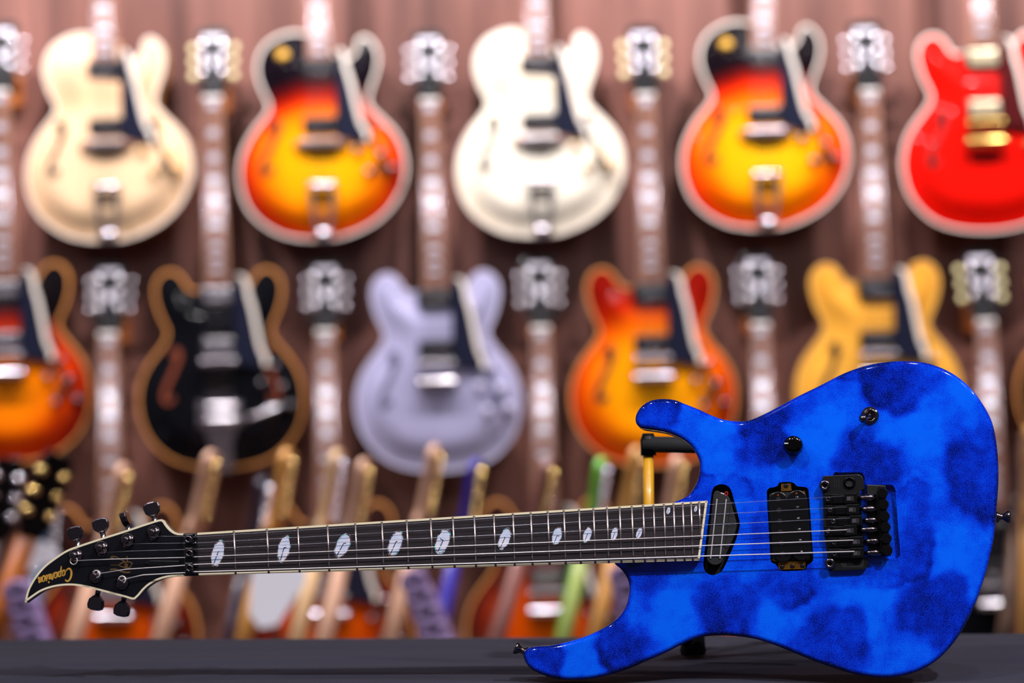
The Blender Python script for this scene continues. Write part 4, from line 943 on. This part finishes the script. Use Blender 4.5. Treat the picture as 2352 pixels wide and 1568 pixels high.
    # pickguard with its light edge on the treble side
    if o.get('guard', True):
        gm = GUARD if o.get('guard', True) is True else o['guard']
        zt = puz[0] + 0.030; zb = bz - 0.020 if typ == 'semi' else bz - 0.004
        edge = spline([(0.044, zt + 0.016), (0.058, zt + 0.012), (0.067, zt - 0.008), (0.071, zt - 0.035), (0.080, zt - 0.068), (0.095, zb + 0.052), (0.107, zb + 0.020), (0.107, zb + 0.004)] if typ == 'semi' else [(0.044, zt + 0.012), (0.054, zt + 0.002), (0.060, zt - 0.03), (0.071, zt - 0.07), (0.090, zb + 0.052), (0.105, zb + 0.022), (0.107, zb + 0.004)], 0.008, False)
        gp = [(0.0385, zt - 0.006)] + edge + [(0.100, zb), (0.070, zb + 0.006), (0.0385, zb + 0.014)]
        def gd():
            k = MB(); k.prism(gp, -0.027, -0.0245); return k.mesh('pickguard', gm)
        pgo = link('pickguard', cached((typ, 'guard', gm.name), gd), g)
        def ge():
            k = MB(); pp = gp[1:1 + len(edge)]; a = [(p[0] + 0.0095, p[1] + 0.002) for p in pp]; b = [(p[0] - 0.0012, p[1]) for p in pp]
            k.prism(b + a[::-1], -0.0275, -0.0243); return k.mesh('guard_edge', CREAM)
        link('guard_edge', cached((typ, 'ge'), ge), pgo)
    # knobs
    kn = o.get('knob', KBLK)
    KP = [(0.100, 0.205), (0.150, 0.196), (0.118, 0.145), (0.168, 0.150)] if typ == 'semi' else [(0.086, 0.214), (0.143, 0.202), (0.112, 0.160), (0.166, 0.168)]
    def kb_():
        k = MB(); k.lathe((0, -0.010, 0), (0, -0.030, 0), [(0, 0.0125), (0.25, 0.0125), (0.35, 0.0100), (0.95, 0.0085), (1, 0.008)], 16)
        k.lathe((0, -0.0295, 0), (0, -0.0315, 0), [(0, 0.0075), (0.35, 0.0060), (0.7, 0.0042), (0.92, 0.0022), (1, 0.0)], 14, mi=1, caps=False); return k.mesh('knob', [kn, hw if o.get('knobcap', True) else kn])
    for (x, z) in KP: link('knob', cached(('knob', kn.name, hwn), kb_), g, loc=(x, 0, z))
    if typ == 'semi':
        def tgl():
            k = MB(); k.lathe((0, -0.012, 0), (0, -0.019, 0), [(0, 0.009), (0.5, 0.008), (1, 0.005)], 14); k.lathe((0, -0.018, 0), (0.006, -0.034, 0.004), [(0, 0.002), (0.6, 0.0022), (0.7, 0.004), (1, 0.003)], 10); return k.mesh('selector_switch', hw)
        link('selector_switch', cached(('tgl', hwn), tgl), g, loc=(0.132, 0, 0.245))
    elif o.get('roundel'):
        k = MB(); k.lathe((0, -0.010, 0), (0, -0.024, 0), [(0, 0.015), (0.4, 0.015), (0.5, 0.009), (1, 0.007)], 18); k.build('selector_switch', KGOLD, g, loc=(-0.088, 0, 0.445))
    # f-shaped sound holes
    fc = o.get('fhole', FHOLE); fx, fz = (0.112, 0.225) if typ == 'semi' else (0.118, 0.225)
    def fh():
        k = MB(); c_ = [(-0.014, 0.058), (-0.004, 0.064), (0.004, 0.05), (0.000, 0.02), (-0.004, 0.0), (-0.010, -0.03), (-0.010, -0.052), (0.0, -0.062), (0.010, -0.054)]
        k.ribbon(spline([(p[0], p[1]) for p in c_], 0.004, False), 0.0115, -0.0172, -0.012)
        k.prism(circle(-0.012, 0.054, 0.007, 12), -0.0172, -0.012); k.prism(circle(0.009, -0.053, 0.007, 12), -0.0172, -0.012); return k.mesh('sound_hole', fc)
    fme = cached(('fhole', fc.name), fh)
    a = math.radians(14)
    link('sound_hole', fme, g, loc=(-fx, -0.0045 if typ == 'arch' else -0.001, fz), rot=(0, a, 0))
    q = link('sound_hole', fme, g, loc=(fx + 0.006, -0.0045 if typ == 'arch' else -0.001, fz), rot=(0, -a, 0)); q.scale = (-1, 1, 1)
    # strings: too fine to pick apart at this distance
    def strs():
        k = MB(); ze = bz - 0.046 if tp == 'stop' else (0.13 if tp == 'trapeze' else 0.15)
        for i in range(6):
            x1 = -0.0175 + 0.007 * i; x2 = -0.026 + 0.0104 * i; k.tube([(x1, -0.0265, nz), (x2, -0.0415, bz), (x2, -0.036, ze)], 0.0005, 4)
        return k.mesh('strings', NICKEL)
    link('strings', cached((typ, tp, 'strings'), strs), g, kind='stuff')
    # hanger on the wall behind the peghead
    hp = mw @ Vector((0, 0, nz + 0.012)); hg = thing('wall_hanger', 'wooden wall hanger with two prongs holding ' + o['hang'], 'hanger', 'wall hangers of the guitars'); hg.location = hp; hg.rotation_euler = (0, t, 0)
    wy = WALL_Y - hp.y
    def blk():
        k = MB(); k.box(-0.028, 0.028, wy - 0.022, wy - 0.0005, -0.035, 0.045, bev=0.006); return k.mesh('block', HANGW)
    link('block', cached(('hblk', round(wy, 4)), blk), hg)
    def yoke():
        k = MB(); k.cyl((0, wy - 0.022, 0.014), (0, 0.022, 0.014), 0.005, n=10)
        for s_ in (-1, 1): k.tube([(0, 0.024, 0.014), (s_ * 0.028, 0.022, 0.008), (s_ * 0.0325, 0.012, 0.008), (s_ * 0.033, -0.020, 0.012), (s_ * 0.033, -0.026, 0.022)], 0.005, 8)
        return k.mesh('prongs', mat('hanger_rubber', srgb(30, 28, 30), 0.6))
    link('prongs', cached(('yoke', round(wy, 4)), yoke), hg)
    return g

SIDEB = mat('side_blond', srgb(206, 150, 84), 0.3, 0, 0.5); SIDET = mat('side_dark', srgb(40, 16, 12), 0.3, 0, 0.6); SIDEK = mat('side_black', srgb(12, 12, 16), 0.3, 0, 0.6)
SIDER = mat('side_red', srgb(150, 16, 8), 0.3, 0, 0.6); SIDEN = mat('side_natural', srgb(196, 130, 56), 0.3, 0, 0.5); SIDES = mat('side_silver', srgb(150, 146, 180), 0.35, 0, 0.5); SIDEBR = mat('side_brown', srgb(110, 58, 34), 0.35, 0, 0.5)
TOPG = 'guitars in the top row on the wall'; MIDG = 'guitars in the middle row on the wall'; LOWG = 'guitars in the lowest row on the wall'
hang_guitar('cream blond single cutaway archtop guitar at the top left of the wall', 'arch', 254, 555, 0, BLOND, SIDEB, CREAM, dict(tilt=-0.6, yaw=-3, knob=KGOLD, group=TOPG, hang='the cream blond archtop at the top left'))
hang_guitar('dark tobacco sunburst archtop guitar between the blond and the white archtops', 'arch', 745, 552, 0, TOBACCO, SIDET, CREAM, dict(tilt=-0.6, roundel=True, group=TOPG, hang='the sunburst archtop between the two pale ones'))
hang_guitar('white archtop guitar with a black pickguard in the top row', 'arch', 1246, 544, 0, WHITEB, SIDEB, CREAM, dict(tilt=-0.6, knob=KGOLD, group=TOPG, hang='the white archtop'))
hang_guitar('bright cherry sunburst archtop guitar beside the red guitar', 'arch', 1763, 527, 0, CHERRYB, SIDET, CREAM, dict(tilt=-0.6, roundel=True, group=TOPG, hang='the cherry sunburst archtop beside the red guitar'))
hang_guitar('bright red semi-hollow guitar with gold hardware at the top right', 'semi', 2268, 533, 0, REDF, SIDER, CREAM, dict(tilt=-0.9, hw=GOLD, pickup=PALEG, guard=TORT, knob=GOLD, fhole=mat('hole_red', srgb(60, 4, 4), 0.6), group=TOPG, hang='the bright red guitar'))
hang_guitar('orange sunburst semi-hollow guitar cut off by the left edge of the wall view', 'semi', 22, 1064, 270, DARKB, SIDEBR, AGED, dict(tilt=-0.6, pickup=NICKEL, group=MIDG, hang='the sunburst guitar at the left edge'))
hang_guitar('glossy black semi-hollow guitar with a chrome vibrato tailpiece', 'semi', 512, 1078, 260, BLKF, SIDEBR, AGED, dict(tilt=-0.7, pickup=NICKEL, tail='vibrato', fhole=FHOLEB, button=BUTCR, group=MIDG, hang='the black guitar with the vibrato'))
hang_guitar('silver lavender semi-hollow guitar hanging in the middle of the wall', 'semi', 1012, 1084, 255, SILV, SIDES, LAVB, dict(tilt=-0.8, metallic=True, knob=KGREY, knobcap=False, fhole=mat('hole_grey', srgb(90, 90, 116), 0.6), group=MIDG, hang='the silver guitar'))
hang_guitar('amber sunburst semi-hollow guitar behind the upper horn of the blue guitar', 'semi', 1506, 1072, 240, AMBER, SIDEBR, AGED, dict(tilt=-0.7, button=BUTCR, group=MIDG, hang='the amber sunburst guitar'))
hang_guitar('honey blond semi-hollow guitar partly hidden by the blue guitar body', 'semi', 2024, 1062, 225, NATUR, SIDEN, NATBIND, dict(tilt=-0.9, group=MIDG, hang='the honey blond guitar'))
hang_guitar('dark semi-hollow guitar with brown edge just showing at the right border', 'semi', 2532, 1060, 215, BLKF, SIDEBR, AGED, dict(tilt=-0.9, group=MIDG, hang='the dark guitar at the right border'))
hang_guitar('brown sunburst guitar of the lowest row hanging below the black guitar', 'semi', 268, 1622, 810, BROWNB, SIDEBR, AGED, dict(tilt=-0.4, pickup=NICKEL, group=LOWG, hang='the lowest row guitar on the left'))
hang_guitar('brown sunburst guitar of the lowest row between the black and silver guitars', 'semi', 762, 1616, 803, BROWNB, SIDEBR, AGED, dict(tilt=-0.1, pickup=NICKEL, group=LOWG, hang='the lowest row guitar left of the silver one'))
hang_guitar('brown sunburst guitar of the lowest row between the silver and amber guitars', 'semi', 1264, 1608, 795, BROWNB, SIDEBR, AGED, dict(tilt=-0.6, pickup=NICKEL, group=LOWG, hang='the lowest row guitar right of the silver one'))
hang_guitar('guitar of the lowest row with its neck rising behind the blue body', 'semi', 1766, 1600, 785, BROWNB, SIDEBR, AGED, dict(tilt=-0.4, group=LOWG, hang='the lowest row guitar behind the blue body'))
hang_guitar('guitar of the lowest row with pale cream tuner buttons at the far right', 'semi', 2298, 1592, 778, BLKF, SIDEBR, AGED, dict(tilt=-1.4, button=BUTCR, group=LOWG, hang='the lowest row guitar with cream tuners'))
# ================================================================== guitars standing on the floor in front of the wall, seen from behind their necks
def stand_guitar(label, px0, py0, px1, py1, wood, face, tuner, o={}):
    """px0,py0: tip of the headstock; px1,py1: a lower point of the neck; faces turned to the left and a little away"""
    y = o.get('y', 5.2); tip = at_y(px0, py0, y); low = at_y(px1, py1, y)
    lean = math.atan2(tip.x - low.x, tip.z - low.z); L = o.get('len', 0.99); yaw = math.radians(o.get('yaw', -115))
    # lean (about the guitar's own width) then turn
    R = Matrix.Rotation(lean, 4, 'Y') @ Matrix.Rotation(yaw, 4, 'Z')
    base = tip - (R.to_3x3() @ Vector((0, 0, L))); R.translation = base
    g = thing('solid_body_guitar', label, 'guitar', 'guitars standing in front of the wall', R)
    def body():
        pts = [(-0.035, 0.395), (-0.075, 0.400), (-0.115, 0.435), (-0.145, 0.425), (-0.150, 0.385), (-0.128, 0.315), (-0.118, 0.245), (-0.150, 0.16), (-0.165, 0.09), (-0.130, 0.02), (-0.06, 0.0), (0.04, 0.004), (0.12, 0.03), (0.160, 0.10), (0.145, 0.19), (0.112, 0.25), (0.118, 0.31), (0.135, 0.375), (0.115, 0.395), (0.075, 0.36), (0.035, 0.355)]
        k = MB(); k.prism(spline(pts, 0.012), 0, 0.044, bev=0.006, seg=3, both=True, smooth=True); return k.mesh('body', face)
    link('body', cached(('sbody', face.name), body), g)
    nz = 0.80
    def neck():
        k = MB(); vs = []
        for (z, w, d) in ((0.36, 0.0275, 0.024), (nz, 0.021, 0.021)):
            for j in range(13): a = PI * j / 12; vs.append((w * math.cos(a), -0.004 + d * math.sin(a), z))
        k.add(vs, [(j, j + 1, 14 + j, 13 + j) for j in range(12)] + [tuple(range(13)), tuple(range(13, 26))[::-1], (0, 13, 25, 12)], True); return k.mesh('neck', wood)
    link('neck', cached(('sneck', wood.name), neck), g)
    bm_ = o.get('board', ROSE)
    def board():
        k = MB(); k.prism([(-0.028, 0.32), (0.028, 0.32), (0.0215, nz), (-0.0215, nz)], -0.0105, -0.004); return k.mesh('fingerboard', bm_)
    link('fingerboard', cached(('sboard', bm_.name), board), g)
    hm = o.get('head', wood); three = o.get('three')
    def head():
        k = MB()
        if three: hl = [(-0.021, nz), (0.021, nz), (0.036, nz + 0.035), (0.040, nz + 0.15), (0.02, nz + 0.185), (0, nz + 0.178), (-0.02, nz + 0.185), (-0.040, nz + 0.15), (-0.036, nz + 0.035)]
        else: hl = spline([(-0.021, nz), (0.021, nz), (0.026, nz + 0.022), (0.020, nz + 0.045), (0.024, nz + 0.10), (0.030, nz + 0.14), (0.030, nz + 0.172), (0.010, nz + 0.188), (-0.016, nz + 0.180), (-0.022, nz + 0.165), (-0.040, nz + 0.05), (-0.034, nz + 0.025)], 0.006)
        k.prism(hl, 0.0, 0.0145, bev=0.001, both=True, seg=1); return k.mesh('headstock', hm)
    link('headstock', cached(('shead', hm.name, three), head), g)
    rb = random.Random(px0)
    for i in range(6):
        if three: x, z, s_ = (0.026 if i % 2 else -0.026), nz + 0.055 + 0.042 * (i // 2), (1 if i % 2 else -1)
        else: x, z, s_ = -0.010 + 0.0022 * i, nz + 0.050 + 0.0225 * i, -1
        def tun():
            k = MB(); k.lathe((0, 0.0142, 0), (0, 0.026, 0), [(0, 0.0095), (0.45, 0.0095), (0.62, 0.0088), (0.78, 0.0070), (0.9, 0.0045), (1, 0.0)], 14, caps=False)
            k.cyl((0, 0.018, 0), (0.012, 0.026, 0), 0.0026, n=8)
            k.lathe((0, 0.0, 0), (0, -0.012, 0), [(0, 0.005), (0.2, 0.0035), (1, 0.003)], 10); return k.mesh('tuner', tuner)
        t_ = link('tuner', cached(('stun', tuner.name), tun), g, loc=(x, 0, z))
        # tuner button, a flat lens turned to mirror the aisle lamps with slight jitter
        def but():
            k = MB(); k.lathe((0, 0.0032, 0), (0, -0.0032, 0), [(0, 0.0), (0.06, 0.0042), (0.2, 0.0068), (0.34, 0.0082), (0.66, 0.0082), (0.8, 0.0068), (0.94, 0.0042), (1, 0.0)], 18, caps=False); return k.mesh('button', tuner)
        q = link('button', cached(('sbut', tuner.name), but), t_, loc=(0.010, 0.024, 0))
        q.rotation_euler = (R.to_3x3().inverted() @ Matrix.Rotation(math.radians(-31 + rb.uniform(-7, 7)), 3, 'X') @ Matrix.Rotation(math.radians(rb.uniform(-8, 8)), 3, 'Z')).to_euler()
    return g
M1 = mat('maple_pale', srgb(226, 176, 148), 0.4, 0, 0.3); M2 = mat('maple_honey', srgb(222, 160, 84), 0.4, 0, 0.3); M3 = mat('maple_cream', srgb(236, 196, 148), 0.4, 0, 0.3)
DKN = mat('dark_neck', srgb(52, 34, 30), 0.4, 0, 0.3); GRN = mat('green_paint', srgb(110, 190, 60), 0.35, 0, 0.4); LGRN = mat('pale_green_paint', srgb(168, 186, 100), 0.4, 0, 0.3); IND = mat('indigo_paint', srgb(54, 44, 168), 0.35, 0, 0.5); TEAL = mat('teal_paint', srgb(20, 74, 108), 0.4, 0, 0.4)
ORN = mat('orange_stain', srgb(196, 106, 24), 0.4, 0, 0.4); PINKB = mat('rose_brown', srgb(150, 96, 90), 0.4, 0, 0.3); GREYP = mat('grey_paint', srgb(120, 110, 120), 0.4, 0, 0.4)
TGOLD = mat('tuner_gold', srgb(246, 204, 134), 0.18, 1.0); TCH = mat('tuner_chrome', srgb(234, 224, 236), 0.18, 1.0)
FB1 = mat('body_cream', srgb(220, 206, 190), 0.3, 0, 0.6); FB2 = mat('body_navy', srgb(22, 22, 50), 0.3, 0, 0.6); FB3 = mat('body_brown', srgb(96, 48, 26), 0.3, 0, 0.6)
stand_guitar('dark guitar neck with chrome tuners at the left border', 22, 1040, -22, 1300, DKN, FB2, TCH, dict(head=KBLK, three=True, yaw=-150))
stand_guitar('dark guitar with shining gold tuners left of the pale maple neck', 138, 1030, 40, 1300, ORN, FB2, TGOLD, dict(head=KBLK, three=True, yaw=-150, y=4.9))
stand_guitar('teal edged guitar neck behind the blue guitar headstock', 122, 1100, 92, 1300, TEAL, FB2, TCH, dict(yaw=-105, y=5.52))
stand_guitar('pale maple neck with gold tuners above the blue guitar headstock', 287, 1062, 182, 1430, M1, FB1, TGOLD)
stand_guitar('pale maple neck with a row of tuners below the black guitar', 488, 1032, 378, 1430, M1, FB3, TGOLD, dict(y=5.16))
stand_guitar('honey maple neck with gold tuners right of the black guitar', 662, 1028, 566, 1430, M2, FB1, TGOLD, dict(y=5.2))
stand_guitar('dark blue headstock with one bright chrome tuner', 608, 1090, 535, 1430, FB2, FB2, TCH, dict(yaw=-115, y=5.32, head=FB2))
stand_guitar('cream maple neck with tuners left of the silver guitar', 776, 1030, 690, 1430, M3, FB1, TCH, dict(y=5.16))
stand_guitar('rose tinted neck with three bright gold tuners left of the silver guitar', 838, 1050, 752, 1430, M1, FB3, TGOLD, dict(y=5.10, yaw=-115))
stand_guitar('pale maple neck rising in front of the silver guitar', 1000, 1018, 905, 1430, M1, FB1, TGOLD, dict(y=5.16))
stand_guitar('indigo headstock with large gold tuners in front of the silver guitar', 1094, 1050, 1010, 1430, IND, IND, TGOLD, dict(y=5.12, yaw=-115))
stand_guitar('rose brown headstock with gold tuners between silver and amber guitars', 1262, 1050, 1150, 1430, PINKB, FB3, TGOLD, dict(y=5.05, yaw=-115))
stand_guitar('green headstock and pale green neck below the amber guitar', 1382, 1048, 1302, 1430, LGRN, GRN, TCH, dict(y=5.18, yaw=-115, head=GRN, board=GRN))
stand_guitar('honey maple neck beside the green neck under the amber guitar', 1462, 1022, 1372, 1430, M2, FB1, TGOLD, dict(y=5.16))
stand_guitar('pale maple neck just right of the yellow stand post', 1556, 1040, 1480, 1430, M1, FB3, TGOLD, dict(y=5.2, yaw=-115))
# right of the blue body
BARK = mat('bark_camouflage', srgb(120, 92, 76), 0.6, noise=(38, srgb(52, 38, 34), (1, 1, 0.5)))
stand_guitar('guitar in a bark camouflage finish standing right of the blue body', 2362, 1010, 2318, 1430, BARK, BARK, TCH, dict(y=5.12, yaw=-135, head=BARK, board=BARK))
stand_guitar('narrow maple neck standing at the lower right border', 2345, 1195, 2340, 1430, M2, FB1, TCH, dict(y=4.75, yaw=-95, len=0.80))

# ------------------------------------------------------------------ small things among the standing guitars
VIO = mat('violet_rubber', srgb(158, 132, 184), 0.5, 0, 0.2); VIOD = mat('violet_dark', srgb(34, 22, 44), 0.6)
def ringed_tube(label, p0, p1, r, y):  # stand-in for a violet ringed shape of unknown kind
    a = at_y(*p0, y); b = at_y(*p1, y); d = b - a; L = d.length; g = thing('violet_ringed_tube', label, 'tube', 'violet ringed tubes among the standing guitars'); g.location = b
    a = a - b; b = Vector((0, 0, 0)); d = (b - a).normalized()
    k = MB(); k.lathe(a, b, [(0, r * 0.55), (0.1, r * 0.8), (1, r)], 20); k.build('core', VIO, g)
    m_ = int(L / 0.034)
    side = d.cross(Vector((0, 1, 0))).normalized()
    for i in range(m_):
        c = a.lerp(b, (i + 0.5) / m_) + Vector((0, -r * 0.86, 0)); rr = r * (0.5 + 0.35 * i / m_)
        k = MB(); k.tube([c + side * rr * math.cos(t) + d * rr * 0.7 * math.sin(t) for t in np.linspace(0, 2 * PI, 20)[:-1]], 0.0095, 8, True); rg = k.build('ring', VIO, g)
        k = MB(); k.lathe(c + Vector((0, 0.004, 0)), c + Vector((0, -0.002, 0)), [(0, rr * 0.5), (1, rr * 0.45)], 14); k.build('eye', VIOD, rg)
ringed_tube('violet tube with raised rings under the blue guitar headstock', (40, 1335), (300, 2175), 0.040, 4.8)
ringed_tube('violet tube with raised rings below the middle of the fretboard', (945, 1312), (1265, 2150), 0.040, 4.8)
ringed_tube('violet tube with raised rings beside the lower horn cutaway', (1425, 1300), (1640, 2145), 0.042, 4.8)
WH = mat('white_card', srgb(236, 234, 246), 0.5)
def card(label, pts, y, cat='panel', name='white_panel'):  # stand-in for a white shape of unknown kind, cord made up
    P = [at_y(px, py, y) for px, py in pts]; o = P[0].copy(); g = thing(name, label, cat); g.location = o
    k = MB(); k.prism([(p.x - o.x, p.z - o.z) for p in P], -0.002, 0.002, bev=0.0006, both=True); k.build('card', WH, g)
    g.rotation_euler = (math.radians(-13), 0, 0)  # leans back to catch the ceiling lamps
    top = max(P, key=lambda p: p.z) - o; k = MB(); k.tube([top + Vector((0.02, 0, -0.01)), top + Vector((0.03, 0.03, 0.04)), top + Vector((0.02, 0.05, 0.07))], 0.0012, 6); k.build('cord', mat('panel_cord', srgb(60, 56, 60), 0.6), g)
card('large white angular panel below the fretboard on the left', [(578, 1302), (704, 1300), (702, 1338), (640, 1437), (600, 1444), (576, 1412)], 4.95)
card('small white panel above the violet tube at the left', [(52, 1265), (92, 1240), (130, 1255), (142, 1290), (100, 1300), (72, 1312), (50, 1298)], 4.95)
